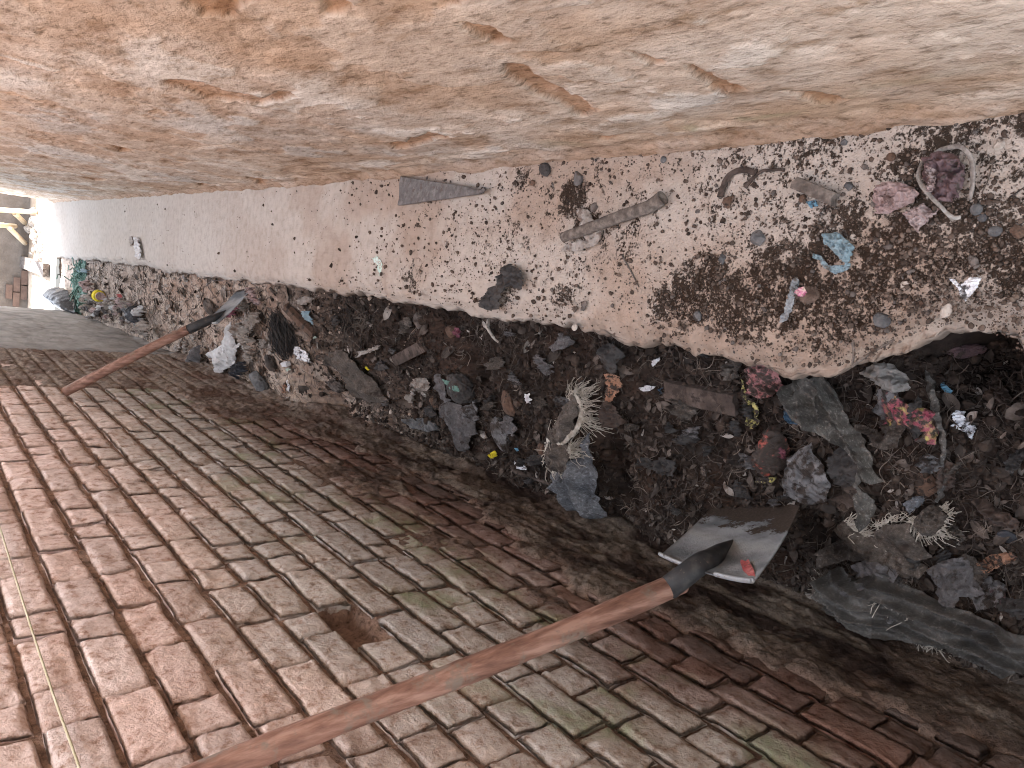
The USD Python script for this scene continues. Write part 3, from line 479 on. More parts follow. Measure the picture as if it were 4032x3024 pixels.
# ------------------------------------------------------------------ builders for the things that lie about
def H_earth(x, y): return earth_z(x, y)
SURF = {'e': H_earth, 'l': ledge_z}
def solid(v, tri, thick, n=None):
    v2 = v.copy(); v2[:, 2] -= thick
    N = len(v)
    e = np.sort(np.vstack([tri[:, [0, 1]], tri[:, [1, 2]], tri[:, [2, 0]]]), 1)
    d = np.vstack([tri[:, [0, 1]], tri[:, [1, 2]], tri[:, [2, 0]]])
    _, inv, cnt = np.unique(e, axis=0, return_inverse=True, return_counts=True)
    rim = d[cnt[inv.ravel()] == 1]
    side = np.vstack([np.stack([rim[:, 0], rim[:, 0] + N, rim[:, 1]], 1), np.stack([rim[:, 1], rim[:, 0] + N, rim[:, 1] + N], 1)])
    return np.vstack([v, v2]), np.vstack([tri, tri[:, ::-1] + N, side])
def sheet_mesh(pts, H='e', lift=.006, crumple=.012, fold=None, thick=.0012, dome=0., seed=1, n=420, jag=.06, edge=0.):
    Hf = SURF[H]; rg = np.random.default_rng(seed)
    W = np.array([hit(p, Hf)[:2] for p in pts])
    ring = []
    for a, b in zip(W, np.roll(W, -1, 0)):
        L = np.linalg.norm(b - a)
        for t in np.linspace(0, 1, 7)[:-1]:
            ring.append(lerp(a, b, t) + (rg.normal(0, jag * L * .22, 2) if t else 0))
    ring = np.array(ring)
    poly = Polygon(ring).buffer(0)
    if poly.geom_type != 'Polygon': poly = max(poly.geoms, key=lambda g: g.area)
    ring = np.array(poly.exterior.coords)[:-1]
    n = int(n * 1.7); step = math.sqrt(poly.area / n)
    ring = shapely.get_coordinates(shapely.line_interpolate_point(poly.exterior, np.arange(0, poly.length, step * .8)))
    x0, y0, x1, y1 = poly.bounds
    gx, gy = np.meshgrid(np.arange(x0, x1, step), np.arange(y0, y1, step * .9))
    gx[::2] += step / 2
    q = np.stack([gx.ravel(), gy.ravel()], 1) + rg.normal(0, step * .12, (gx.size, 2))
    inner = poly.buffer(-step * .45); shapely.prepare(inner)
    q = np.vstack([ring, q[shapely.contains_xy(inner, q[:, 0], q[:, 1])]])
    tri = Delaunay(q).simplices
    c = q[tri].mean(1); pb = poly.buffer(step * .02); shapely.prepare(pb)
    tri = tri[shapely.contains_xy(pb, c[:, 0], c[:, 1])]
    A = q[tri]; cr = (A[:, 1, 0] - A[:, 0, 0]) * (A[:, 2, 1] - A[:, 0, 1]) - (A[:, 1, 1] - A[:, 0, 1]) * (A[:, 2, 0] - A[:, 0, 0])
    tri = np.where((cr < 0)[:, None], tri[:, ::-1], tri)
    size = math.sqrt(poly.area)
    fr = 3.2 / size
    p3 = P3(q[:, 0], q[:, 1], seed * .37)
    ridge = 1 - np.abs(fbm(p3 * fr * np.array([1, 1, 1]), 3, seed) - .5) * 4
    z = crumple * (ridge * .8 + .9 * (fbm(p3 * fr * 2.4, 2, seed + 3) - .5) + .55 * (1 - np.abs(fbm(p3 * fr * 2.1 + 7, 2, seed + 5) - .5) * 5))
    for a, b, waves, amp in ([fold] if fold and not isinstance(fold, list) else fold or []):
        d = nz((hit(b, Hf) - hit(a, Hf))[:2]); c = q @ np.array([-d[1], d[0]])
        c = (c - c.min()) / max(np.ptp(c), 1e-6) + (.10 + .02 * min(waves, 8)) * (fbm(p3 * fr * .8, 2, seed + 9) - .5)
        z = z + amp * (1 - np.abs(np.sin(c * waves * math.pi))) ** 1.4
    dist = shapely.distance(poly.exterior, shapely.points(q))
    z = z + dome * (1 - np.exp(-dist / (.18 * size)))
    z = z * lerp(1, np.clip(dist / (.12 * size), 0, 1), edge)
    # lie on a smoothed ground, never cutting into it
    zs = Hf(q[:, 0], q[:, 1]); tree = cKDTree(q)
    nb = tree.query(q, k=min(14, len(q)))[1]; sm = zs[nb].max(1) if H == 'e' else zs
    sm = sm[nb].mean(1)
    z = np.maximum(sm + lift + np.maximum(z, -.002), zs + .003)
    v, f = solid(P3(q[:, 0], q[:, 1], z), tri, thick)
    return v, f
def sheet(name, label, cat, pts, mat, group=None, parent=None, **k):
    return obj(name, sheet_mesh(pts, **k), mat, parent, label, cat, group)
def frame_at(q, H):
    if H == 'l': return np.array([0, 0, 1.0])
    e = .04
    zx = (earth_base(q[0] + e, q[1]) - earth_base(q[0] - e, q[1])) / (2 * e); zy = (earth_base(q[0], q[1] + e) - earth_base(q[0], q[1] - e)) / (2 * e)
    return nz([-zx, -zy, 1])
def lump_mesh(p, size, ang=0., H='e', tall=.7, kind='stone', seed=1, sink=.25, sub=4, rough=1.0):
    q = hit(p, SURF[H]); m = unit_m(q); n = frame_at(q, H)
    a = hit((p[0] + 4 * math.cos(math.radians(ang)), p[1] + 4 * math.sin(math.radians(ang))), SURF[H]) - q
    a = nz(a - n * (a @ n)); b = np.cross(n, a)
    v = trimesh.creation.icosphere(subdivisions=sub); f = np.array(v.faces); v = np.array(v.vertices)
    rg = np.random.default_rng(seed)
    if kind in ('stone', 'angular'):
        k = 9 if kind == 'angular' else 14
        dirs = rg.normal(size=(k, 3)); dirs /= np.linalg.norm(dirs, axis=1)[:, None]
        cut = rg.uniform(.66, .95, k)
        s = np.min(np.where(v @ dirs.T > .12, cut / np.maximum(v @ dirs.T, .12), 9), 1)
        v = v * np.minimum(s, 1.05)[:, None]
        v = v * (1 + rough * (.12 * (fbm(v * 2.2 + seed, 3, seed) - .5) + .07 * (fbm(v * 7 + seed, 2, seed + 1) - .5)))[:, None]
    elif kind == 'round':
        v = v * (1 + .16 * (fbm(v * 1.6 + seed, 3, seed) - .5))[:, None]
    elif kind == 'bag':
        r = 1 - np.abs(fbm(v * 2.6 + seed, 3, seed) - .5) * 2.4
        r2 = 1 - np.abs(fbm(v * 6 + seed, 2, seed + 2) - .5) * 2
        v = v * (.72 + rough * (.3 * r + .09 * r2) + .25 * (fbm(v * 1.2 + seed, 2, seed + 5) - .5))[:, None]
    elif kind == 'clump':
        v = v * (.8 + .5 * fbm(v * 3 + seed, 4, seed) + .18 * (fbm(v * 11 + seed, 2, seed + 1) - .5))[:, None]
    L, Wd = size[0] * m / 2, size[1] * m / 2; T = tall * min(L, Wd) if tall > 0 else -tall
    c = q + n * T * (1 - 2 * sink) * .9
    return c + v[:, :1] * L * a + v[:, 1:2] * Wd * b + v[:, 2:] * T * n, f
def lump(name, label, cat, p, size, mat, group=None, parent=None, **k):
    return obj(name, lump_mesh(p, size, **k), mat, parent, label, cat, group)
def tube_mesh(pts, radii, sides=8, bump=0., seed=0, flat=1.0):
    pts = np.asarray(pts, float); n = len(pts); radii = np.broadcast_to(radii, n)
    t = np.gradient(pts, axis=0); t /= np.linalg.norm(t, axis=1)[:, None] + 1e-12
    up = np.array([0, 0, 1.0]) if abs(t[0, 2]) < .9 else np.array([1.0, 0, 0])
    v = []
    for i in range(n):
        b = np.cross(t[i], up); b = nz(b); up = nz(np.cross(b, t[i]))
        a = np.arange(sides) / sides * 2 * math.pi
        v.append(pts[i] + radii[i] * (np.cos(a)[:, None] * b + flat * np.sin(a)[:, None] * up))
    v = np.vstack(v)
    if bump:
        c = np.repeat(pts, sides, 0); v = c + (v - c) * (1 + bump * (fbm(v * 60 + seed, 3, seed) - .5))[:, None]
    f = grid_faces(n, sides + 1)
    r, c = f // (sides + 1), f % (sides + 1); f = r * sides + c % sides
    v = np.vstack([v, pts[:1], pts[-1:]]); k = np.arange(sides)
    caps = np.vstack([np.stack([np.full(sides, n * sides), (k + 1) % sides, k], 1), np.stack([np.full(sides, n * sides + 1), (n - 1) * sides + k, (n - 1) * sides + (k + 1) % sides], 1)])
    return v, np.vstack([f[:, [0, 1, 2]], f[:, [0, 2, 3]], caps])
def spline(P, n=24):
    P = np.asarray(P, float); d = np.r_[0, np.cumsum(np.linalg.norm(np.diff(P, axis=0), axis=1))]
    from scipy.interpolate import PchipInterpolator
    return PchipInterpolator(d, P)(np.linspace(0, d[-1], n))
def strand(name, label, cat, pts, wid, mat, H='e', lift=.4, group=None, parent=None, sides=7, bump=.5, n=26, taper=.6, seed=3, flat=1.0, raise_=0.):
    q = [hit(p, SURF[H]) for p in pts]; m = unit_m(q[0]) * wid / 2
    c = spline(q, n); c[:, 2] = np.maximum(c[:, 2], SURF[H](c[:, 0], c[:, 1])) + m * (2 * lift) + raise_ * np.sin(np.linspace(0, math.pi, n))
    return obj(name, tube_mesh(c, np.linspace(1, taper, n) * m, sides, bump, seed, flat), mat, parent, label, cat, group)
def board_mesh(p0, p1, wid, thick, H='e', lift=.006, seed=1, wid2=None, nseg=14, ragged=.12, tilt=0., up0=0., up1=0.):
    a, b = hit(p0, SURF[H]), hit(p1, SURF[H]); a[2] += up0; b[2] += up1
    n = frame_at((a + b) / 2, H); ax = nz(b - a); n = nz(n - ax * (n @ ax)); w = np.cross(n, ax)
    if tilt: w = nz(w * math.cos(tilt) + n * math.sin(tilt)); n = np.cross(ax, w)
    m = unit_m((a + b) / 2); W0 = wid * m / 2; W1 = (wid2 or wid) * m / 2
    L = np.linalg.norm(b - a); rg = np.random.default_rng(seed)
    u = np.linspace(0, 1, nseg); s = np.array([-1, -.97, -.5, 0, .5, .97, 1]); U, S = np.meshgrid(u, s, indexing='ij')
    half = lerp(W0, W1, U) * (1 + .08 * (fbm(P3(U * 6, S * .5, seed), 3, seed) - .5))
    endj = ragged * W0 * (rg.normal(0, 1, len(s)) * np.array([.4, 1, 1, 1, 1, 1, .4]))
    ext = np.where(U < .01, endj, 0) + np.where(U > .99, endj[::-1], 0)
    hgt = thick * (1 + .2 * (fbm(P3(U * 9, S * 4, seed), 3, seed + 2) - .5)) * np.where(np.abs(S) == 1, .8, 1)
    c = a + (U * L + ext)[..., None] * ax + (S * half)[..., None] * w + n * lift
    top = (c + hgt[..., None] * n).reshape(-1, 3); bot = c.reshape(-1, 3)
    f = grid_faces(len(u), len(s)); N = len(top); nu, nv = len(u), len(s)
    ring = np.concatenate([np.arange(nv), nv * np.arange(1, nu) + nv - 1, nv * (nu - 1) + np.arange(nv - 2, -1, -1), nv * np.arange(nu - 2, 0, -1)])
    k = np.arange(len(ring)); k2 = (k + 1) % len(ring)
    side = np.stack([ring[k], ring[k] + N, ring[k2] + N, ring[k2]], 1)
    return np.vstack([top, bot]), np.vstack([f, f[:, ::-1] + N, side])
def board(name, label, cat, p0, p1, wid, thick, mat, group=None, parent=None, **k):
    return obj(name, board_mesh(p0, p1, wid, thick, **k), mat, parent, label, cat, group, smooth=30)
def fringe(parent, edge, outs, n, length, mat='pale_fibre', r=.0010, H='e', lift=.012, seed=1, curl=.5, name='frayed_threads'):
    rg = np.random.default_rng(seed); E = np.array([hit(p, SURF[H]) for p in edge]); O = np.array([hit(p, SURF[H]) for p in outs])
    d = np.r_[0, np.cumsum(np.linalg.norm(np.diff(E, axis=0), axis=1))]; ms = []
    n = int(n * 1.5); curl = curl + .45
    for t in rg.uniform(0, d[-1], n):
        a = np.array([np.interp(t, d, E[:, i]) for i in range(3)]); o = np.array([np.interp(t / d[-1], np.linspace(0, 1, len(O)), O[:, i]) for i in range(3)])
        L = length * rg.uniform(.2, 1.0) ** 1.0 * 1.25; dr = nz(nz(o - a) + rg.normal(0, curl, 3) * [1, 1, .5])
        side = nz(np.cross(dr, rg.normal(size=3))); s = np.linspace(0, 1, 6)[:, None]
        c = a + [0, 0, lift] + dr * L * s + side * L * .35 * curl * (s ** 2) * rg.normal() + side * .16 * L * np.sin(s * rg.uniform(4, 10)) * rg.uniform(0.2, 1)
        c[:, 2] = np.maximum(c[:, 2] + rg.uniform(0, .014) - (s[:, 0] ** 2) * L * .8, SURF[H](c[:, 0], c[:, 1]) + .003)
        ms.append(tube_mesh(c, r * rg.uniform(.7, 1.5), 4))
    return obj(name, joined(ms), mat, parent, kind='stuff')

# ------------------------------------------------------------------ the two shovels
def shovel_mesh_blade(TL, TR, BR, BL, nu=34, nv=40, round_tip=.10, dish=.028, flip=1):
    u, v = np.linspace(-1, 1, nu), np.linspace(0, 1, nv); V, U = np.meshgrid(v, u, indexing='ij')
    top, bot = (TL + TR) / 2, (BL + BR) / 2; ax = bot - top; L = np.linalg.norm(ax); ax = ax / L
    wv = (TR - TL + BR - BL) / 4; W = np.linalg.norm(wv); nrm = nz(np.cross(wv, ax)) * flip
    if nrm @ (EYE - top) < 0: nrm = -nrm
    wv = nz(wv)
    Vb = V * (1 + round_tip * (1 - U ** 2) * V)
    half = W * (1 - .05 * V ** 3)
    n = dish * W * 2 * (np.abs(U) ** 3) - .015 * L * np.sin(V * math.pi)
    P = top + (U * half)[..., None] * wv + (Vb * L)[..., None] * ax + n[..., None] * nrm
    return P, nrm, wv, ax, L, W, V, U
def make_shovel(name, label, TL, TR, BR, BL, H0, H1, r0, r1, soil_from, seed, sticker=None):
    t = thing(name, label, 'shovel', None)
    P, nrm, wv, ax, L, W, V, U = shovel_mesh_blade(TL, TR, BR, BL)
    soil = lerp(-.2, .9, ss(soil_from - .22, soil_from + .3, V + .55 * (fbm(P * 9, 3, seed) - .5))) 
    v, f = P.reshape(-1, 3), grid_faces(*U.shape)
    nv_, nu_ = U.shape
    back = v - nrm * .004
    N = len(v)
    ring = np.concatenate([np.arange(nu_), nu_ * np.arange(1, nv_) + nu_ - 1, nu_ * (nv_ - 1) + np.arange(nu_ - 2, -1, -1), nu_ * np.arange(nv_ - 2, 0, -1)])
    k = np.arange(len(ring)); k2 = (k + 1) % len(ring)
    faces = np.vstack([f, f[:, ::-1] + N, np.stack([ring[k], ring[k] + N, ring[k2] + N, ring[k2]], 1)])
    fn = np.cross(v[f[0, 1]] - v[f[0, 0]], v[f[0, 2]] - v[f[0, 0]])
    if fn @ nrm < 0: faces = faces[:, ::-1]
    tn = lerp(np.array([.15, .163, .172]), np.array([.34, .35, .355]), ss(.3, .7, fbm(P * 14, 5, seed + 4))[..., None])
    tn = lerp(tn, np.array([.40, .40, .385]), (.6 * ss(.12, .0, np.abs(V - soil_from + .12 + .12 * (fbm(P * 12, 3, seed + 8) - .5))))[..., None])
    bl = obj('blade', (np.vstack([v, back]), faces), 'shovel_steel', t, col=np.vstack([tn.reshape(-1, 3)] * 2), soil=np.r_[soil.ravel(), soil.ravel()])
    # rolled treads either side of the socket
    for s in (-1, 1):
        e = [P[0, i] + nrm * .004 - ax * .004 for i in range(nu_) if s * U[0, i] > .22]
        obj('tread', tube_mesh(np.array(e if s > 0 else e[::-1]), .006, 6, flat=.7), 'shovel_steel_edge', bl)
    # tapering socket that runs down on to the blade
    top = (TL + TR) / 2
    path = spline([H0, lerp(H0, top, .5) + nrm * .010, top + nrm * .012 + ax * .02 * L / .3, top + ax * .28 * L - nrm * .002, top + ax * .5 * L - nrm * .016], 40)
    a = np.linspace(0, 1, 40)
    rad = np.interp(a, [0, .45, .62, .8, 1], [r0 * 1.05, r0 * .95, r0 * .72, r0 * .42, r0 * .1])
    tm = tube_mesh(path, rad, 18)
    obj('socket', tm, 'black_paint', t)
    d = nz(H1 - H0); n = 60; s = np.linspace(-.04, 1, n)
    c = H0 + (H1 - H0) * s[:, None]
    side = nz(np.cross(d, [0, 0, 1])); c = c + side * (.006 * np.sin(s * 5 + seed))[:, None] + np.cross(side, d) * (.008 * np.sin(s * 3.1))[:, None]
    obj('handle', tube_mesh(c, lerp(r0, r1, np.clip(s, 0, 1)) * (1 + .03 * np.sin(s * 17)), 24, .10, seed), 'handle_wood', t)
    if sticker:
        pts = []
        for p in sticker:
            r = ray(p); pl = top + ax * .2 * L - nrm * .02 * 0; k_ = ((pl - EYE) @ nrm) / (r @ nrm); pts.append(EYE + r * k_)
        c0 = np.mean(pts, 0); uu = [((q - c0) @ wv, (q - c0) @ ax) for q in pts]
        po = Polygon(uu); x0, y0, x1, y1 = po.bounds; g = [(x, y) for x in np.linspace(x0, x1, 12) for y in np.linspace(y0, y1, 12) if po.contains(Point(x, y))] + uu
        g = np.array(g); tr = Delaunay(g).simplices; tr = tr[[po.contains(Point(*g[q].mean(0))) for q in tr]]
        flatP = P.reshape(-1, 3); tree = cKDTree(np.stack([(flatP - c0) @ wv, (flatP - c0) @ ax], 1))
        hgt = np.mean(((flatP - c0) @ nrm)[tree.query(g, k=4)[1]], 1)
        tv = tm[0][:-2]; tu = np.stack([(tv - c0) @ wv, (tv - c0) @ ax], 1); th = (tv - c0) @ nrm
        dd, ii = cKDTree(tu).query(g, k=8); hgt = np.maximum(hgt, np.where(dd[:, 0] < .012, np.max(th[ii], 1), -1))
        vv = c0 + g[:, :1] * wv + g[:, 1:] * ax + (hgt + .003)[:, None] * nrm
        A = vv[tr]; fl = np.einsum('ij,j->i', np.cross(A[:, 1] - A[:, 0], A[:, 2] - A[:, 0]), nrm) < 0; tr[fl] = tr[fl][:, ::-1]
        N = len(vv); obj('red_sticker', (np.vstack([vv, vv - nrm * .0015]), np.vstack([tr, tr[:, ::-1] + N])), 'red_label', bl)
    return t
soil_over('shovel_steel', (.075, .056, .044)); 
mk('shovel_steel_edge', [(0.3, 0.31, 0.32), (0.42, 0.43, 0.44)], 60, 5, 0.5, ((200, 0.0008),), dirt=(0.1, 0.08, 0.065), dirt_scale=60, dirt_amt=0.3, metal=0.4, spec=0.5)
q = hit((1730, 1100), earth_z); kap = ((ROT.T @ (q - EYE))[2] - .085) / 1.0837
TL, TR, BR, BL = [at_depth(p, kap * d) for p, d in (((1425, 1205), 1.0335), ((1635, 1270), .8322), ((1730, 1100), 1.0837), ((1560, 1080), 1.2804))]
dm = (kap * .94)
H0 = at_depth((1443, 1271), dm * 1.0); H1 = at_x((470, 1671), XB + .032)
make_shovel('shovel', 'square shovel with red sticker standing at the near foot of the brick wall', TL, TR, BR, BL, H0, H1 + (H1 - H0) * .12,
            49 * unit_m(H0) / 2, 62 * unit_m(H1) / 2, .55, 3, sticker=[(1586, 1237), (1594, 1222), (1606, 1216), (1624, 1217), (1643, 1211), (1640, 1230), (1624, 1249), (1600, 1246)])
zf = zoom(700, 1100, 600 / 1991)
q2 = hit((538, 633), earth_z); d2 = (ROT.T @ (q2 - EYE))[2] - .03
TL, TR = at_depth(zf((362, 540))[0], 4.06), at_depth(zf((518, 600))[0], 3.94); BR = at_depth(zf((952, 150))[0], min(d2, 4.25)); BL = at_depth(zf((770, 170))[0], min(d2, 4.25) + .09)
H0 = at_depth((408, 712), 3.98); H1 = at_x((138, 849), XB + .028)
make_shovel('shovel', 'smaller long handled shovel in the middle of the trench, blade by the ledge', TL, TR, BR, BL, H0, H1, 20 * unit_m(H0) / 2, 21 * unit_m(H1) / 2, .72, 8)

# ------------------------------------------------------------------ things on the concrete ledge
zA, zB = zoom(1400, 600, 1300 / 2212), zoom(2600, 500, 1432 / 2212)
zC, zD, zE, zF = zoom(2900, 1300, 1132 / 2087), zoom(1900, 1300, 1100 / 2028), zoom(700, 1100, 600 / 1991), zoom(200, 950, 600 / 1991)
zG, zH, zI, zJ = zoom(1250, 1100, 600 / 1991), zoom(1700, 1450, 800 / 2042), zoom(3300, 500, 732 / 1349), zoom(3200, 2000, 832 / 1972)
t = thing('hoe_blade', 'rusty wedge shaped hoe blade without handle, lying by the plaster wall', 'hoe blade')
obj('blade', board_mesh(*zA((325, 265), (870, 268)), 66, .010, H='l', lift=.012, seed=4, wid2=10, nseg=20, ragged=.05), 'old_iron', t, smooth=40)
obj('tang', tube_mesh(spline([hit(p, ledge_z) + [0, 0, .022] for p in zA((800, 265), (880, 272), (905, 250))], 12), np.linspace(.011, .006, 12), 8, .5, 2), 'old_iron', t)
strand('bone_stick', 'thick mud coated stick with a knobbed end lying on a grey rag', 'stick', zA((1425, 575), (1600, 515), (1800, 440), (2000, 370), (2090, 310)), 23, 'stick_bark', H='l', lift=.62, bump=.35, sides=14, n=40, taper=1.15)
sheet('rag', 'small pale grey crumpled rag under the thick mud coated stick', 'rag', zA((1490, 375), (1570, 385), (1640, 480), (1670, 560), (1640, 620), (1540, 660), (1385, 665), (1430, 620), (1560, 590), (1520, 500)), 'dusty_plastic', H='l', lift=.003, crumple=.012, seed=4, n=350)
lump('charred_scrap', 'small charred scrap with a silvery face, lying near the plaster wall', 'scrap', zA((1497, 175))[0], (34, 28), 'old_iron', H='l', ang=70, kind='angular', seed=5, tall=.5)
lump('wet_wad', 'dark wet wad with a pale streak at the foot of the plaster wall', 'wad', zA((1275, 115))[0], (36, 24), 'dark_cloth', H='l', ang=40, kind='clump', seed=6, tall=.5)
sheet('black_rag', 'twisted charcoal rag lying near the broken ledge edge', 'rag', zA((1020, 765), (1075, 752), (1130, 790), (1170, 850), (1140, 925), (1080, 900), (1010, 960), (1000, 1040), (940, 1068), (870, 1035), (905, 950), (990, 880)), 'dark_cloth', H='l', lift=.005, crumple=.020, seed=7, n=520, dome=.012, fold=(*zA((1100, 800), (920, 1030)), 6, .012))
strand('twig', 'thin straight brown twig lying on the soil patch of the ledge', 'twig', zA((1790, 690), (1850, 800), (1915, 925)), 4.5, 'stick_bark', H='l', sides=6)
a = np.linspace(0, 2 * math.pi, 25); c0 = hit(zA((1494, 932))[0], ledge_z); obj('plastic_ring', tube_mesh(P3(c0[0] + .009 * np.cos(a), c0[1] + .011 * np.sin(a), c0[2] + .010), .0018, 6), 'pale_stone', None, 'tiny whitish ring lying on the soil patch of the ledge', 'ring')
m = thing('face_mask', 'pale blue crumpled face mask lying on the soiled ledge', 'face mask')
obj('mask_cloth', sheet_mesh(zB((1005, 655), (1105, 648), (1208, 735), (1165, 850), (1110, 800), (1060, 745), (1020, 715)), H='l', lift=.008, crumple=.010, dome=.014, fold=(*zB((1020, 690), (1160, 820)), 4, .004), seed=8, n=500), 'mask_cloth', m)
obj('ear_band', sheet_mesh(zB((938, 770), (1000, 790), (1035, 845), (1110, 845), (1165, 830), (1165, 860), (1085, 900), (1010, 860), (980, 815), (940, 800)), H='l', lift=.004, crumple=.008, seed=9, n=300), 'mask_cloth', m)
sheet('foil_strip', 'narrow silvery foil strip lying between the blue mask and the ledge edge', 'foil strip', zB((825, 912), (860, 930), (790, 1180), (735, 1195), (765, 1110), (800, 990)), 'foil', H='l', lift=.003, crumple=.008, seed=10, n=260)
lump('mud_clod', 'flat dark mud clod carrying a pink paper scrap', 'clod', zB((905, 1020))[0], (44, 36), 'crumb', H='l', kind='clump', seed=11, tall=.28)
q = hit(zB((890, 1010))[0], ledge_z); sheet('pink_scrap', 'bright pink and yellow paper scrap on the flat mud clod', 'scrap', zB((850, 1010), (880, 985), (912, 978), (922, 1010), (905, 1040), (870, 1035)), 'pink_flower_paper', H='l', lift=.02, crumple=.008, seed=12, n=160)
lump('angular_stone', 'sharp grey stone lying alone on the ledge above the blue mask', 'stone', zB((603, 680))[0], (37, 34), 'grey_stone', H='l', ang=50, kind='angular', seed=13, tall=.6)
board('wood_chunk', 'short blunt chunk of weathered wood lying on the ledge', 'wood', *zB((845, 350), (1085, 450)), 27, .022, 'stick_bark', H='l', seed=14, lift=.002)
strand('bark_strip', 'curled dark strip of bark lying on the ledge near the plaster wall', 'bark', zB((375, 430), (400, 350), (455, 280), (520, 262), (590, 290)), 17, 'dark_wood', H='l', flat=.3, bump=.8, taper=.7, seed=15)
strand('bark_strip', 'dark crumbly root running from the curled bark towards the mask', 'bark', zB((520, 370), (575, 310), (640, 265), (760, 262)), 9, 'dark_wood', H='l', bump=1.0, taper=.6, seed=16)
sheet('torn_bag', 'torn dirty white bag with a reddish corner lying at the near end of the ledge', 'plastic bag', zI((285, 440), (340, 410), (480, 415), (560, 440), (615, 490), (560, 560), (470, 600), (380, 640), (300, 640), (280, 540)), 'pale_pink_plastic', H='l', lift=.006, crumple=.012, dome=.014, seed=17, n=520)
sheet('torn_bag', 'pale pink torn plastic with a pointed corner beside the rope loop', 'plastic bag', zI((490, 640), (560, 600), (640, 560), (700, 620), (790, 590), (700, 660), (640, 720), (600, 775), (540, 700)), 'pale_pink_plastic', H='l', lift=.008, crumple=.010, dome=.01, seed=18, n=420)
sheet('mauve_bag', 'dark mauve crumpled plastic inside the rope loop at the near end', 'plastic bag', zI((660, 230), (820, 200), (930, 240), (960, 340), (940, 460), (860, 560), (760, 560), (700, 470), (640, 330)), 'mauve_plastic', H='l', lift=.006, crumple=.024, dome=.02, seed=19, n=600)
sheet('pink_peel', 'pale pink folded scrap standing up inside the rope loop', 'scrap', zI((725, 330), (790, 350), (795, 440), (770, 520), (730, 510), (735, 420)), 'pale_pink_plastic', H='l', lift=.04, crumple=.02, seed=20, n=200)
strand('rope', 'frayed grey rope looped round the mauve plastic at the near end', 'rope', zI((700, 210), (790, 170), (900, 160), (970, 200), (1010, 300), (1000, 430), (960, 530)), 11, 'rope_fibre', H='l', bump=.9, flat=.5, n=40, taper=.9, lift=.7, raise_=.02, seed=21)
strand('rope', 'pale grey rope end crossing the pink scrap at the near end', 'rope', zI((640, 240), (650, 380), (720, 500), (800, 600), (870, 670), (900, 660)), 10, 'rope_fibre', H='l', bump=.9, flat=.6, n=40, taper=.9, lift=1.0, raise_=.045, seed=22)
sheet('torn_label', 'torn white label with black print at the near end of the ledge', 'label', zI((805, 1100), (860, 1110), (900, 1150), (970, 1095), (1055, 1100), (1010, 1190), (935, 1270), (900, 1230), (880, 1170)), 'torn_white_paper', H='l', lift=.004, crumple=.007, seed=23, n=380)
sheet('blue_scrap', 'tiny blue plastic scrap beside the short wood chunk', 'scrap', zB((900, 460), (960, 450), (975, 480), (930, 500)), 'blue_plastic', H='l', lift=.006, crumple=.006, seed=24, n=100)
sheet('paint_splash', 'pale mint green paint splash on the middle of the ledge', 'paint', zA((110, 712), (150, 698), (182, 740), (180, 800), (160, 830), (150, 760)), 'mint_paint', H='l', lift=.001, crumple=.001, thick=.002, jag=.2, seed=25, n=160)
sheet('paper_scrap', 'pale paper scrap lying on the far part of the ledge', 'scrap', [(281, 514), (287, 510), (291, 520), (287, 533), (283, 524)], 'dusty_plastic', H='l', lift=.004, crumple=.01, seed=26, n=120)
sheet('plaster_flake', 'long white flake lying across the far part of the ledge', 'flake', [(296, 513), (305, 516), (310, 540), (312, 562), (300, 556), (297, 535)], 'white_plastic', H='l', lift=.006, crumple=.02, seed=27, n=160)
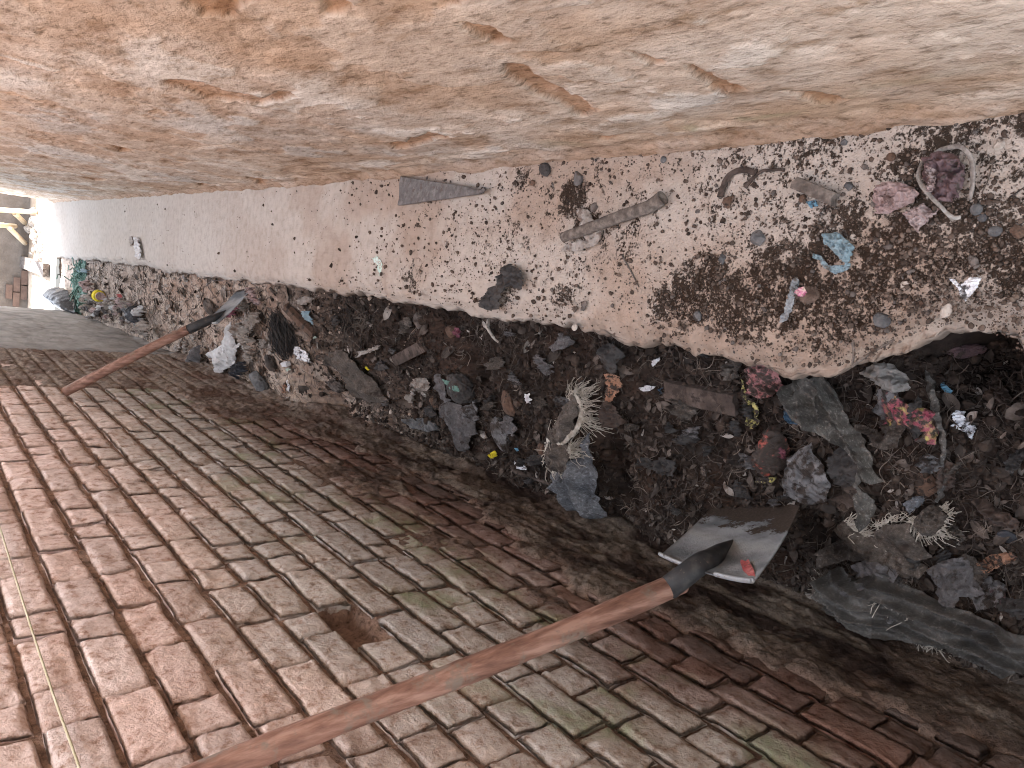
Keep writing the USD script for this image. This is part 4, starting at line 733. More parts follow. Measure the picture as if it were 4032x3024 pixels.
pebs = [('round grey pebble at the near right corner of the ledge', zI((1145, 758))[0], (46, 38), 'grey_stone', 'round'), ('small round pebble above the near grey pebble', zI((1050, 660))[0], (32, 30), 'grey_stone', 'round'), ('dull grey pebble under the near end of the rope', zI((1010, 600))[0], (44, 40), 'grey_stone', 'round'),
        ('small whitish pebble touching the blue mask', zB((1175, 668))[0], (21, 22), 'pale_stone', 'round'), ('pale pebble on the broken ledge edge', zA((1473, 1172))[0], (26, 23), 'pale_stone', 'round'), ('white pebble between hoe blade and thick stick', zA((1110, 625))[0], (17, 17), 'pale_stone', 'round'),
        ('pale stone in the near corner by the plaster wall', zI((1175, 130))[0], (36, 48), 'pale_stone', 'stone'), ('rusty red pebble near the plaster wall', zI((388, 220))[0], (34, 30), 'brown_stone', 'round'), ('black pebble just above the torn white bag', zI((80, 430))[0], (36, 32), 'grey_stone', 'stone'),
        ('dark pebble near the plaster wall foot', zI((48, 112))[0], (28, 26), 'grey_stone', 'stone'), ('brown pebble with a hollow beside the wood chunk', zB((868, 436))[0], (30, 26), 'brown_stone', 'round'), ('brownish stone at the end of the curled bark', zB((412, 462))[0], (42, 48), 'brown_stone', 'stone'),
        ('grey stone half sunk in the near soil of the ledge', zI((320, 1405))[0], (62, 56), 'grey_stone', 'stone'), ('pale flat chip near the cut edge of the ledge', zI((785, 1340))[0], (36, 62), 'pale_stone', 'stone'), ('white chip beside a dark hole in the ledge soil', zI((482, 1140))[0], (20, 32), 'pale_stone', 'stone'),
        ('brown stone between mask and angular grey stone', zB((380, 805))[0], (38, 32), 'grey_stone', 'stone'), ('flat stone lying in the ledge soil patch', zA((1537, 1020))[0], (26, 24), 'stone', 'stone'), ('dark round lump on the ledge soil near the mask strip', zB((232, 1150))[0], (32, 38), 'grey_stone', 'round'),
        ('rounded dark pebble near the plaster wall beside the charred scrap', zA((1190, 205))[0], (28, 20), 'brown_stone', 'round'), ('grey pebble between rag and thick stick', zA((1605, 370))[0], (30, 42), 'stone', 'stone'), ('black stone above the thick stick tip', zA((2065, 48))[0], (26, 24), 'grey_stone', 'stone'),
        ('brown stone on the near corner soil', zI((1310, 760))[0], (50, 50), 'brown_stone', 'stone'), ('salmon pebble near the cut edge of the ledge', zI((602, 1283))[0], (19, 20), 'brown_stone', 'round'), ('pale oval stone above the torn label', zI((985, 975))[0], (34, 50), 'stone', 'stone')]
for i, (lab, p, sz, m_, kd) in enumerate(pebs):
    lump('pebble', lab, 'pebble', p, (sz[0] * .62, sz[1] * .62), m_, H='l', kind=kd, seed=40 + i, ang=30 * i, tall=.7, sub=3)
for i, (lab, P_, w) in enumerate([('thin forked twig hanging over the ledge edge above the grey tarp', zC((850, 90), (855, 180), (845, 260)), 8), ('dark twig lying across the ledge edge above the grey tarp', zC((840, 265), (960, 180), (1080, 110), (1150, 70)), 8), ('pale straw in the near corner by the plaster wall', zI((1090, 80), (1220, 78), (1349, 82)), 3), ('dry grass blade beside the rope loop', zI((1125, 250), (1095, 370), (1045, 480)), 4), ('brown rootlet above the torn white bag', zI((570, 250), (530, 330), (490, 375), (440, 385)), 5), ('pale dry stem beside the near grey pebble', zI((1250, 510), (1349, 440)), 4)]):
    strand('twig', lab, 'twig', P_, w, 'stick_bark' if i < 2 else 'root_fibre', H='l', sides=6, bump=.8, seed=80 + i)

LANDMARKS = {'square shovel blade': (1600, 1170), 'pink plastic bag': (1665, 825), 'weathered plank': (1530, 850), 'torn felt sack': (1260, 1060), 'red bag': (1690, 980), 'mud caked plastic sheet': (1765, 1060), 'flat tile piece': (2000, 1030), 'square frayed cloth': (2030, 1130), 'magenta sachet': (1970, 905), 'large wet tarp': (1950, 1360),
             'white foil scrap': (2085, 915), 'salmon paper': (1335, 865), 'twisted grey cloth': (1000, 900), 'knotted cloth bundle': (1090, 935), 'angular brick lump': (1103, 868), 'white star scrap': (1150, 860), 'pointed stone': (908, 690), 'flat brown slat': (895, 762), 'half buried sack': (800, 820), 'hair clump': (635, 720), 'rotten board': (660, 690), 'large dark stone': (575, 820),
             'torn dark grey sheet': (1990, 1240), 'split bark': (2150, 1060), 'folded speckled tarp': (1840, 960), 'black rubber slipper': (312, 690), 'yellow roll': (228, 640), 'green net': (180, 630), 'dark grey pipe': (210, 680), 'white paper wad': (332, 685), 'pale lumpy bag': (346, 740), 'smaller shovel blade': (490, 670), 'curled shoe sole': (435, 770), 'black bin bag': (150, 645), 'bright white bag': (510, 750), 'root ball': (455, 660)}
told = set()
def beside(what, p):      # words for what a loose scrap lies next to, so that no two read alike
    near = sorted(LANDMARKS, key=lambda k: math.hypot(LANDMARKS[k][0] - p[0], LANDMARKS[k][1] - p[1]))
    for k in near[:12]:
        dx, dy = p[0] - LANDMARKS[k][0], p[1] - LANDMARKS[k][1]
        for rel in (('right of' if dx > 0 else 'left of') if abs(dx) > abs(dy) else ('below' if dy > 0 else 'above'), ('lower right of' if dx > 0 else 'lower left of') if dy > 0 else ('upper right of' if dx > 0 else 'upper left of')):
            text = f'{what} {rel} the {k}'
            if text not in told:
                told.add(text); return text
    return what

# ------------------------------------------------------------------ rubbish in the trench, near part
t = thing('torn_sack', 'torn grey felt sack with frayed pale threads lying against the brick wall', 'sack')
obj('felt', sheet_mesh(zH((1270, 1000), (1400, 1060), (1540, 900), (1620, 640), (1700, 640), (1760, 760), (1790, 900), (1780, 1150), (1720, 1230), (1760, 1330), (1835, 1480), (1790, 1540), (1640, 1470), (1440, 1360), (1290, 1190)), lift=.014, crumple=.008, dome=.055, fold=(*zH((1560, 700), (1760, 1450)), 3, .045), seed=31, n=900), 'felt', t)
obj('woven_strip', sheet_mesh(zH((1560, 240), (1640, 300), (1640, 430), (1560, 620), (1420, 760), (1500, 760), (1540, 900), (1500, 1010), (1430, 1050), (1290, 990), (1260, 880), (1310, 740), (1380, 560), (1430, 420), (1520, 330)), lift=.035, crumple=.018, dome=.04, fold=(*zH((1560, 300), (1330, 900)), 2, .022), seed=32, n=700), 'sackcloth', t)
fringe(t, zH((1630, 300), (1640, 440), (1600, 560)), zH((1850, 330), (1860, 500), (1850, 660)), 46, .085, seed=33, lift=.06, curl=.3)
fringe(t, zH((1380, 560), (1300, 740), (1260, 880), (1290, 990), (1430, 1060)), zH((1180, 560), (1120, 760), (1150, 900), (1250, 1050), (1430, 1180)), 110, .05, seed=34, lift=.05, curl=.9)
fringe(t, zH((1520, 330), (1560, 240), (1650, 270)), zH((1430, 120), (1530, 40), (1760, 180)), 60, .06, seed=35, lift=.05, curl=.45, mat='pale_fibre')
fringe(t, zH((1540, 760), (1540, 900)), zH((1700, 700), (1700, 830)), 36, .06, seed=36, lift=.07, curl=.6)
strand('braid', None, None, zH((1560, 250), (1600, 330), (1635, 430), (1600, 560), (1500, 690), (1380, 770)), 15, 'pale_fibre', parent=t, flat=.45, lift=2.6, bump=.9, taper=.7, seed=5, n=40)
strand('braid', None, None, zH((1450, 560), (1370, 640), (1310, 760), (1270, 880), (1300, 980), (1420, 1040)), 14, 'pale_fibre', parent=t, flat=.45, lift=2.6, bump=.9, taper=.7, seed=6, n=40)
board('plank', 'short weathered plank lying in the trench below the ledge edge', 'plank', *zD((1360, 415), (1870, 520)), 48, .024, 'dark_wood', seed=37, lift=.008, ragged=.1)
sheet('white_star_scrap', 'white star shaped torn scrap on the dark soil', 'scrap', zH((960, 255), (1000, 262), (1035, 250), (1030, 295), (1062, 320), (1050, 360), (1020, 345), (970, 355), (980, 310)), 'white_paper', lift=.010, crumple=.006, seed=38, n=160, jag=.03)
lump('brick_lump', 'brown angular lump of brick below the twisted striped cloth', 'brick lump', zH((790, 340))[0], (58, 46), 'brown_stone', ang=20, kind='angular', seed=39, tall=.6)
lump('cloth_bundle', 'knotted grey-blue cloth bundle below the angular brick lump', 'bundle', zH((725, 650))[0], (84, 50), 'grey_plastic', ang=80, kind='bag', seed=40, tall=.65)
sheet('twisted_cloth', 'long twisted grey cloth running down towards the brick wall', 'cloth', zH((95, 55), (130, 60), (185, 130), (200, 300), (330, 370), (400, 470), (500, 540), (545, 560), (545, 640), (450, 700), (440, 800), (400, 840), (330, 770), (295, 640), (280, 560), (190, 480), (165, 410), (190, 330), (140, 200)), 'grey_cloth', lift=.012, crumple=.008, dome=.03, fold=(*zH((150, 150), (380, 800)), 4, .04), seed=41, n=900)
lump('dirty_bag', 'black soil filled plastic bag with green print beside the twisted cloth', 'plastic bag', zH((320, 180))[0], (70, 60), 'dark_cloth', ang=60, kind='bag', seed=42, tall=.8)
sheet('green_scrap', 'green printed scrap stuck on the black soil filled bag', 'scrap', zH((225, 110), (300, 130), (380, 180), (405, 240), (340, 225), (260, 160)), 'green_net_plastic', lift=.055, crumple=.008, seed=43, n=160)
lump('brick_lump', 'square brown fragment left of the torn sack', 'brick lump', zH((1120, 810))[0], (38, 34), 'brown_stone', ang=40, kind='angular', seed=44, tall=.6)
sheet('yellow_scrap', 'small yellow plastic scrap below the cloth bundle', 'scrap', zH((630, 850), (670, 820), (705, 850), (690, 890), (640, 910)), 'bright_yellow', lift=.008, crumple=.014, seed=45, n=140)
sheet('blue_wrapper', 'tiny blue and white wrapper beside the cloth bundle', 'wrapper', zH((870, 800), (915, 795), (920, 825), (880, 835)), 'blue_plastic', lift=.01, crumple=.006, seed=46, n=90)
sheet('wrapper', 'pale crumpled wrapper lying by the brick wall left of the sack', 'wrapper', zH((870, 930), (920, 950), (990, 985), (985, 1020), (920, 1000)), 'torn_white_paper', lift=.01, crumple=.012, seed=47, n=140)
strand('stick', 'straight muddy stick lying along the brick wall foot left of the sack', 'stick', zH((830, 1010), (1000, 1080), (1240, 1170)), 12, 'dark_wood', bump=.5, seed=48)
sheet('grey_rag', 'small bluish grey rag between star scrap and frayed sack', 'rag', zH((1310, 280), (1380, 290), (1480, 330), (1400, 360), (1380, 410), (1300, 390)), 'grey_plastic', lift=.01, crumple=.018, seed=49, n=240)
sheet('white_rag', 'pale rag sticking out under the felt sack by the wall', 'rag', zH((1340, 1380), (1385, 1290), (1420, 1340), (1520, 1420), (1450, 1450), (1380, 1430)), 'dusty_plastic', lift=.008, crumple=.018, seed=50, n=220)
sheet('orange_paper', 'salmon coloured crumpled paper right of the frayed sack', 'paper', zH((1790, 60), (1880, 50), (1950, 110), (1945, 230), (1900, 330), (1830, 350), (1800, 250), (1830, 150)), 'salmon_paper', lift=.014, crumple=.014, seed=51, n=300)
sheet('dead_leaf', 'large shrivelled brown leaf right of the frayed sack', 'leaf', zH((1830, 360), (1900, 330), (1980, 380), (2040, 480), (1960, 590), (1870, 600), (1810, 500)), 'brown_leaf', lift=.02, crumple=.035, seed=52, n=420, dome=.02)
sheet('silver_wrapper', 'shiny white wrapper left of the weathered plank', 'wrapper', zD((1165, 420), (1220, 400), (1280, 410), (1250, 440), (1190, 445)), 'white_paper', lift=.012, crumple=.008, seed=53, n=120)
sheet('blue_magenta_wrapper', 'tiny blue and magenta wrapper at the end of the weathered plank', 'wrapper', zD((1300, 430), (1345, 415), (1345, 460), (1310, 470)), 'dark_blue_plastic', lift=.01, crumple=.008, seed=54, n=90)
sheet('white_wrapper', 'small bright white wrapper in the soil near the ledge edge', 'wrapper', zD((1260, 225), (1315, 200), (1300, 240), (1260, 270)), 'white_paper', lift=.01, crumple=.008, seed=55, n=100)
sheet('pink_bag', 'dirty pink plastic bag crushed under the ledge edge', 'plastic bag', zC((125, 330), (170, 250), (300, 240), (370, 330), (385, 420), (320, 480), (220, 500), (140, 460)), 'pink_plastic', lift=.016, crumple=.022, dome=.03, seed=56, n=500)
sheet('red_bag', 'dirty red and yellow bag half buried beside the square shovel', 'plastic bag', zC((300, 690), (370, 680), (400, 760), (440, 850), (415, 950), (350, 1040), (260, 1060), (190, 1000), (160, 920), (220, 800)), 'red_plastic', lift=.016, crumple=.016, dome=.05, seed=57, n=600)
sheet('yellow_bag', 'mud smeared yellow plastic strip above the red bag', 'plastic bag', zC((60, 330), (110, 480), (200, 560), (230, 660), (180, 700), (140, 720), (100, 600), (60, 470)), 'yellow_plastic', lift=.010, crumple=.014, seed=58, n=360)
sheet('yellow_bag', 'muddy yellow corner sticking out below the red bag', 'plastic bag', zC((165, 1060), (250, 1070), (320, 1060), (290, 1110), (160, 1105)), 'yellow_plastic', lift=.008, crumple=.01, seed=59, n=160)
sheet('blue_scrap', 'blue plastic scrap between the red bag and the folded tarp', 'scrap', zC((375, 580), (440, 580), (470, 685), (390, 670)), 'dark_blue_plastic', lift=.014, crumple=.01, seed=60, n=160)
sheet('purple_scrap', 'small purple foil scrap on the red bag', 'scrap', zC((365, 880), (400, 840), (450, 870), (430, 930), (390, 910)), 'purple_plastic', lift=.05, crumple=.012, seed=61, n=120)
sheet('grey_bag', 'stiff grey plastic sheet caked with dried mud beside the shovel blade', 'plastic sheet', zC((430, 920), (520, 850), (600, 810), (650, 930), (700, 1000), (745, 1110), (720, 1230), (600, 1260), (480, 1220), (385, 1190), (405, 1050)), 'grey_plastic', lift=.02, crumple=.018, dome=.025, seed=62, n=700)
t = thing('folded_tarp', 'heavy speckled grey tarp lying in long folds below the ledge', 'tarp')
obj('long_fold', sheet_mesh(zC((520, 330), (640, 320), (640, 480), (660, 580), (780, 680), (900, 800), (975, 900), (985, 1050), (1010, 1180), (1040, 1330), (1055, 1430), (960, 1300), (900, 1200), (980, 1100), (960, 1000), (840, 860), (660, 740), (500, 650), (430, 520), (440, 420)), lift=.02, crumple=.005, dome=.025, fold=[(*zC((520, 450), (960, 1000)), 2, .07), (*zC((520, 350), (1000, 1100)), 5, .02)], seed=63, n=1000), 'speckled_tarp', t)
obj('side_fold', sheet_mesh(zC((640, 320), (720, 350), (820, 470), (860, 580), (870, 660), (960, 740), (1020, 860), (1040, 980), (1130, 1090), (1060, 1110), (1000, 1000), (970, 880), (850, 740), (700, 600), (640, 480)), lift=.03, crumple=.005, dome=.02, fold=(*zC((700, 400), (1000, 950)), 2, .05), seed=64, n=700), 'speckled_tarp', t)
obj('strip', sheet_mesh(zC((1390, 290), (1450, 320), (1490, 480), (1560, 620), (1590, 780), (1570, 900), (1540, 1000), (1555, 1140), (1530, 1240), (1500, 1230), (1510, 1090), (1500, 1000), (1530, 880), (1500, 740), (1440, 560), (1400, 430)), lift=.016, crumple=.005, dome=.02, fold=(*zC((1420, 300), (1540, 1000)), 1, .03), seed=65, n=500), 'speckled_tarp', t)
sheet('clear_plastic', 'stiff translucent plastic piece poking out from under the ledge edge', 'plastic piece', zC((990, 320), (1100, 245), (1210, 250), (1300, 320), (1360, 400), (1345, 440), (1220, 460), (1110, 390)), 'clear_plastic', lift=.05, crumple=.02, dome=.02, seed=66, n=380)
sheet('sachet', 'muddy magenta and yellow printed sachet in the middle of the near trench', 'sachet', zC((1080, 600), (1130, 440), (1200, 470), (1280, 530), (1400, 560), (1505, 600), (1495, 830), (1320, 800), (1400, 740), (1260, 705), (1075, 710)), 'magenta_sachet', lift=.018, crumple=.010, dome=.02, fold=(*zC((1100, 560), (1480, 640)), 3, .008), seed=67, n=600)
sheet('blue_scrap', 'narrow bright blue scrap near the cavity under the ledge', 'scrap', zC((1490, 370), (1530, 380), (1590, 440), (1570, 475), (1520, 430)), 'blue_plastic', lift=.012, crumple=.008, seed=68, n=140)
sheet('white_foil', 'crumpled white foil scrap on the near soil', 'foil', zC((1640, 580), (1700, 590), (1710, 660), (1765, 700), (1745, 790), (1690, 740), (1585, 690), (1600, 630)), 'torn_white_paper', lift=.012, crumple=.018, seed=69, n=340)
lump('tile_piece', 'flat brown piece of tile lying on the folded tarp', 'tile', zC((1345, 1085))[0], (82, 66), 'brown_stone', ang=70, kind='angular', seed=70, tall=.22, sink=.0)
sheet('dark_flap', 'dark grey cloth flap beside the flat tile piece', 'cloth', zC((1250, 1250), (1330, 1200), (1410, 1195), (1380, 1260), (1300, 1330)), 'felt', lift=.02, crumple=.014, seed=71, n=260)
t = thing('frayed_cloth', 'square brown cloth scrap with frayed pale fringe below the tile piece', 'cloth')
obj('cloth', sheet_mesh(zC((1370, 1330), (1440, 1260), (1530, 1270), (1580, 1330), (1540, 1420), (1480, 1480), (1390, 1470), (1330, 1400)), lift=.03, crumple=.014, dome=.03, seed=72, n=420), 'sackcloth', t)
fringe(t, zC((1370, 1330), (1330, 1400), (1390, 1470), (1480, 1480), (1540, 1420)), zC((1240, 1340), (1270, 1440), (1370, 1580), (1530, 1590), (1600, 1500)), 62, .045, seed=73, lift=.03, curl=.25)
fringe(t, zC((1540, 1420), (1580, 1330), (1530, 1270)), zC((1620, 1460), (1640, 1320), (1580, 1220)), 30, .02, seed=74, lift=.03, curl=.4)
t = thing('frayed_sack', 'mud coloured woven sack with ragged fringe next to the shovel blade', 'sack')
obj('weave', sheet_mesh(zC((780, 1420), (830, 1370), (900, 1440), (1000, 1480), (1130, 1400), (1300, 1390), (1330, 1480), (1420, 1560), (1460, 1640), (1300, 1659), (1050, 1640), (800, 1650), (600, 1620), (700, 1560)), lift=.018, crumple=.02, dome=.025, seed=75, n=800), 'sackcloth', t)
fringe(t, zC((830, 1370), (900, 1440), (1000, 1500), (980, 1560)), zC((900, 1330), (1050, 1440), (1130, 1490), (1060, 1600)), 60, .05, seed=76, lift=.03, curl=.35)
fringe(t, zC((1050, 1420), (1130, 1390), (1240, 1370)), zC((1020, 1330), (1150, 1310), (1230, 1290)), 30, .035, seed=77, lift=.03, curl=.35)
t = thing('wet_tarp', 'large wet grey tarp crumpled against the foot of the wall in the near corner', 'tarp')
obj('near_part', sheet_mesh(zJ((140, 640), (330, 520), (520, 640), (700, 560), (900, 700), (1080, 770), (1200, 850), (1390, 920), (1640, 1000), (1900, 1090), (2090, 1150), (2100, 1470), (1850, 1500), (1700, 1430), (1500, 1350), (1300, 1270), (1100, 1260), (900, 1180), (700, 1150), (480, 1140), (330, 1040), (180, 900)), lift=.018, crumple=.012, dome=.02, fold=[(*zJ((300, 700), (1700, 1250)), 7, .05), (*zJ((600, 650), (1700, 1350)), 3, .03)], seed=78, n=2600), 'wet_tarp', t)
obj('upper_flap', sheet_mesh(zJ((80, 380), (400, 330), (700, 300), (950, 330), (1010, 480), (1130, 540), (1060, 640), (880, 560), (620, 480), (330, 480), (90, 560)), lift=.02, crumple=.02, dome=.02, seed=79, n=600), 'sackcloth', t)
fringe(t, zJ((330, 480), (200, 560), (130, 660)), zJ((250, 520), (60, 560), (20, 680)), 40, .06, seed=80, lift=.02, curl=.8, mat='root_fibre')
fringe(t, zJ((140, 700), (180, 900), (330, 1040), (480, 1140)), zJ((-40, 700), (20, 960), (180, 1130), (400, 1200)), 90, .08, seed=81, lift=.02, curl=.9, mat='pale_fibre', r=.0011)
fringe(t, zJ((900, 1180), (1100, 1260), (1300, 1270)), zJ((1000, 1300), (1150, 1380), (1350, 1340)), 55, .05, seed=82, lift=.02, curl=.9, mat='pale_fibre', r=.0011)
fringe(t, zJ((700, 760), (900, 850), (1000, 980)), zJ((640, 900), (760, 960), (1040, 1090)), 50, .07, seed=182, lift=.05, curl=.9, mat='pale_fibre', r=.0009)
fringe(t, zJ((560, 500), (760, 470), (960, 540)), zJ((540, 560), (700, 620), (960, 640)), 60, .055, seed=83, lift=.025, curl=.7, mat='root_fibre')
sheet('grey_sheet', 'torn dark grey plastic sheet with ragged holes, right of the frayed cloth', 'plastic sheet', zJ((1130, 540), (1280, 470), (1390, 440), (1510, 440), (1580, 620), (1670, 770), (1590, 800), (1440, 790), (1390, 900), (1250, 870), (1200, 760), (1240, 690), (1170, 640)), 'grey_cloth', lift=.03, crumple=.02, dome=.025, seed=84, n=520)
sheet('brown_board_scrap', 'brown crumpled card lying right of the torn grey sheet', 'card', zJ((1580, 490), (1700, 420), (1850, 390), (1940, 410), (1930, 480), (1800, 520), (1700, 580), (1640, 620)), 'salmon_paper', lift=.012, crumple=.02, seed=85, n=360)
q = zJ((1815, 262))[0]
lump('glass_ball', 'round dark bottle base lying in the near soil', 'bottle', q, (38, 30), 'black_plastic', kind='round', seed=86, tall=.4, sub=4)
sheet('brown_bark', 'long split brown bark lying at the right edge of the near trench', 'bark', zC((1760, 1210), (1850, 1220), (1900, 1270), (2000, 1310), (2087, 1350), (2087, 1430), (1980, 1420), (1880, 1390), (1800, 1300)), 'brown_leaf', lift=.014, crumple=.016, dome=.03, fold=(*zC((1770, 1230), (2050, 1390)), 2, .02), seed=87, n=420)
sheet('red_scrap', 'faded red plastic scrap near the bottom right of the trench', 'scrap', zJ((1700, 720), (1830, 740), (1840, 840), (1750, 920), (1700, 830)), 'mauve_plastic', lift=.012, crumple=.016, seed=88, n=220)
board('wood_piece', 'grey piece of wood lying beside the mud caked plastic sheet', 'wood', *zC((740, 1230), (940, 1160)), 34, .02, 'dark_wood', seed=89, lift=.004)
lump('dark_slab', 'dark leafy lump inside the cavity under the ledge', 'lump', zC((1660, 150))[0], (90, 38), 'mauve_plastic', ang=0, kind='clump', seed=90, tall=.4)
sheet('green_shred', 'dark green plastic shred below the square shovel', 'shred', zoom(2400, 2000, 1632 / 2212)((910, 440), (960, 450), (1040, 480), (1050, 520), (940, 500)), 'green_net_plastic', lift=.006, crumple=.02, seed=91, n=200)

rg = np.random.default_rng(321)
for i in range(84):          # muddy scraps trodden into the soil
    y_ = .42 * (3.6 / .42) ** rg.random(); f_ = rg.uniform(.08, 1.0); x_ = XB + f_ * (float(np.interp(y_, YE, XE)) - XB)
    c_, _d = on_print((x_, y_, float(earth_z(x_, y_)))); a0 = rg.uniform(0, 6); s_ = rg.uniform(12, 40) * (1.35 if y_ < 1 else 1) * min(1, 2.2 / _d) ; el = rg.uniform(.35, 1)
    pts = [(c_[0] + s_ * rg.uniform(.6, 1.1) * (math.cos(a) * math.cos(a0) - el * math.sin(a) * math.sin(a0)), c_[1] + s_ * rg.uniform(.6, 1.1) * (math.cos(a) * math.sin(a0) + el * math.sin(a) * math.cos(a0))) for a in np.linspace(0, 2 * math.pi, 8)[:-1]]
    W_ = np.array([hit(p, earth_base) for p in pts])
    if np.ptp(W_[:, 1]) > .5 or W_[:, 0].min() < XB + .01 or W_[:, 0].max() > float(np.interp(y_, YE, XE)) + .02: continue
    kd = rg.choice(5, p=[.3, .2, .25, .15, .1]); nm = [('dark_rag', 'blackened rag', 'dark_cloth'), ('grey_rag', 'dull grey rag', 'grey_cloth'), ('muddy_scrap', 'mud brown sacking scrap', 'sackcloth'), ('plastic_scrap', 'muddy grey plastic scrap', 'grey_plastic'), ('shrivelled_leaf', 'shrivelled brown leaf', 'brown_leaf')][kd]
    sheet(nm[0], beside(nm[1] + ' trodden into the soil', c_), nm[1].split()[-1], pts, nm[2], group=nm[1] + 's trodden into the trench soil', lift=.004, crumple=.022, dome=.012, fold=(pts[0], pts[3], int(rg.integers(1, 4)), .018), seed=500 + i, n=120)

# ------------------------------------------------------------------ rubbish in the trench, middle part
board('plank', 'flat brown slat lying on the dark soil in the middle of the trench', 'slat', *zG((1050, 1050), (1430, 850)), 25, .016, 'dark_wood', seed=92, lift=.008)
lump('pointed_stone', 'grey-brown pointed stone below the ledge edge above the brown slat', 'stone', zG((1350, 530))[0], (46, 32), 'stone', ang=105, kind='angular', seed=93, tall=.8)
lump('brown_lump', 'rounded brown soil lump with a red rag beside it', 'lump', zG((1760, 690))[0], (30, 36), 'brown_stone', kind='stone', seed=94, tall=.6)
sheet('red_rag', 'dull red rag beside the rounded brown lump', 'rag', zG((1860, 640), (1910, 640), (1955, 730), (1930, 770), (1870, 730)), 'purple_plastic', lift=.012, crumple=.016, seed=95, n=180)
strand('pale_stick', 'pale split stick hanging from the ledge edge', 'stick', [(1061, 690), (1066, 710), (1073, 725), (1082, 741)], 9, 'pale_stone', bump=.5, seed=96, raise_=.02)
sheet('long_leaf', 'grey pointed leaf lying left of the brown slat', 'leaf', zG((570, 1030), (620, 950), (720, 930), (830, 870), (915, 860), (890, 920), (790, 970), (700, 980), (620, 1020)), 'dusty_plastic', lift=.014, crumple=.014, fold=(*zG((600, 1000), (900, 870)), 1, .012), seed=97, n=240)
sheet('buried_sack', 'wide muddy grey sack half buried in the middle of the trench', 'sack', zG((340, 920), (480, 960), (600, 1090), (700, 1230), (850, 1330), (920, 1480), (1060, 1600), (900, 1610), (760, 1600), (600, 1530), (500, 1400), (430, 1250), (300, 1120), (190, 1020)), 'sackcloth', lift=.012, crumple=.02, dome=.05, fold=(*zG((300, 980), (850, 1580)), 2, .02), seed=98, n=800)
sheet('shell_bag', 'pale wrinkled shell shaped bag right of the buried sack', 'plastic bag', zG((1340, 1330), (1400, 1290), (1500, 1290), (1540, 1360), (1530, 1450), (1450, 1480), (1420, 1400), (1340, 1400)), 'dusty_plastic', lift=.016, crumple=.02, dome=.03, seed=99, n=360)
sheet('wrinkled_strip', 'pale wrinkled strip below the shell shaped bag', 'strip', zG((1290, 1380), (1330, 1420), (1340, 1520), (1320, 1620), (1250, 1600), (1270, 1490)), 'dusty_plastic', lift=.012, crumple=.02, seed=100, n=260)
lump('red_stone', 'dark red pitted stone right of the wrinkled strip', 'stone', zG((1545, 1610))[0], (22, 30), 'brown_stone', ang=0, kind='stone', seed=101, tall=.7)
lump('grey_cave_stone', 'grey shell of dried mud over the dark hole by the brick wall', 'mud lump', zG((280, 1330))[0], (42, 36), 'stone', ang=-40, kind='clump', seed=102, tall=.6, sink=-.1)
lump('white_chip', 'small white chip near the dark hole by the wall', 'chip', zG((540, 1555))[0], (13, 19), 'pale_stone', ang=60, kind='stone', seed=103)
sheet('slate', 'flat blue-grey slate lying at the foot of the brick wall', 'slate', zoom(900, 1000, 1100 / 2028)((1270, 1200), (1400, 1190), (1520, 1230), (1560, 1280), (1480, 1290), (1340, 1260)), 'grey_stone', lift=.012, crumple=.004, thick=.012, seed=104, n=300)
sheet('yellow_tag', 'tiny yellow and white tag in the roots of the middle trench', 'tag', zG((670, 1140), (710, 1150), (725, 1190), (690, 1190)), 'bright_yellow', lift=.012, crumple=.006, seed=105, n=80)
t = thing('root_tangle', 'tangle of pale roots hanging out of the bank below the ledge', 'roots')
rg = np.random.default_rng(4); ms = []
for i in range(90):
    p = zG((rg.uniform(330, 700), rg.uniform(330, 640)))[0]; a = hit(p, earth_z); d = nz(rg.normal(size=3) * [1, 1, .3]); L = rg.uniform(.05, .16); s_ = np.linspace(0, 1, 9)[:, None]
    c = a + d * L * s_ + np.cross(d, rg.normal(size=3)) * L * .3 * np.sin(s_ * rg.uniform(2, 6)); c[:, 2] = np.maximum(earth_z(c[:, 0], c[:, 1]) + .004, c[:, 2] + .012); ms.append(tube_mesh(c, np.linspace(1, .4, 9) * rg.uniform(.0015, .004), 5))
obj('roots', joined(ms), 'root_fibre', t)
t = thing('hair_clump', 'matted dark clump of hair like fibre lying above the white paper', 'hair clump')
obj('core', lump_mesh(zE((1450, 720))[0], (68, 44), ang=65, kind='clump', seed=106, tall=.8), 'hair', t)
ms = []; cc = hit(zE((1450, 720))[0], earth_z); m_ = unit_m(cc); aa, bb_ = hit(zE((1360, 500))[0], earth_z), hit(zE((1540, 920))[0], earth_z); dv = (bb_ - aa)
for i in range(240):
    off = nz(rg.normal(size=3)) * [1, 1, .5] * m_ * 44 * rg.uniform(.5, 1); s_ = np.linspace(-.5, .5, 8)[:, None] * rg.uniform(.4, 1)
    c = cc + [0, 0, .04] + off * (1 - (s_ * 1.4) ** 2) + dv * s_ + rg.normal(0, .006, (1, 3)) + .012 * np.sin(s_ * rg.uniform(5, 14) + rg.uniform(0, 6)) * nz(rg.normal(size=3)); c[:, 2] = np.maximum(c[:, 2], earth_z(c[:, 0], c[:, 1]) + .01); ms.append(tube_mesh(c, .0022, 4))
obj('fibres', joined(ms), 'hair', t, kind='stuff')
board('rotten_board', 'rotten reddish board sticking out of the bank above the hair clump', 'board', *zE((1480, 320), (1850, 690)), 18, .03, 'brown_stone', seed=107, lift=.02)
sheet('blue_print_scrap', 'pale blue printed scrap beside the rotten board', 'scrap', zE((1690, 430), (1790, 420), (1810, 500), (1850, 600), (1760, 540), (1720, 500)), 'mask_cloth', lift=.016, crumple=.012, seed=108, n=220)
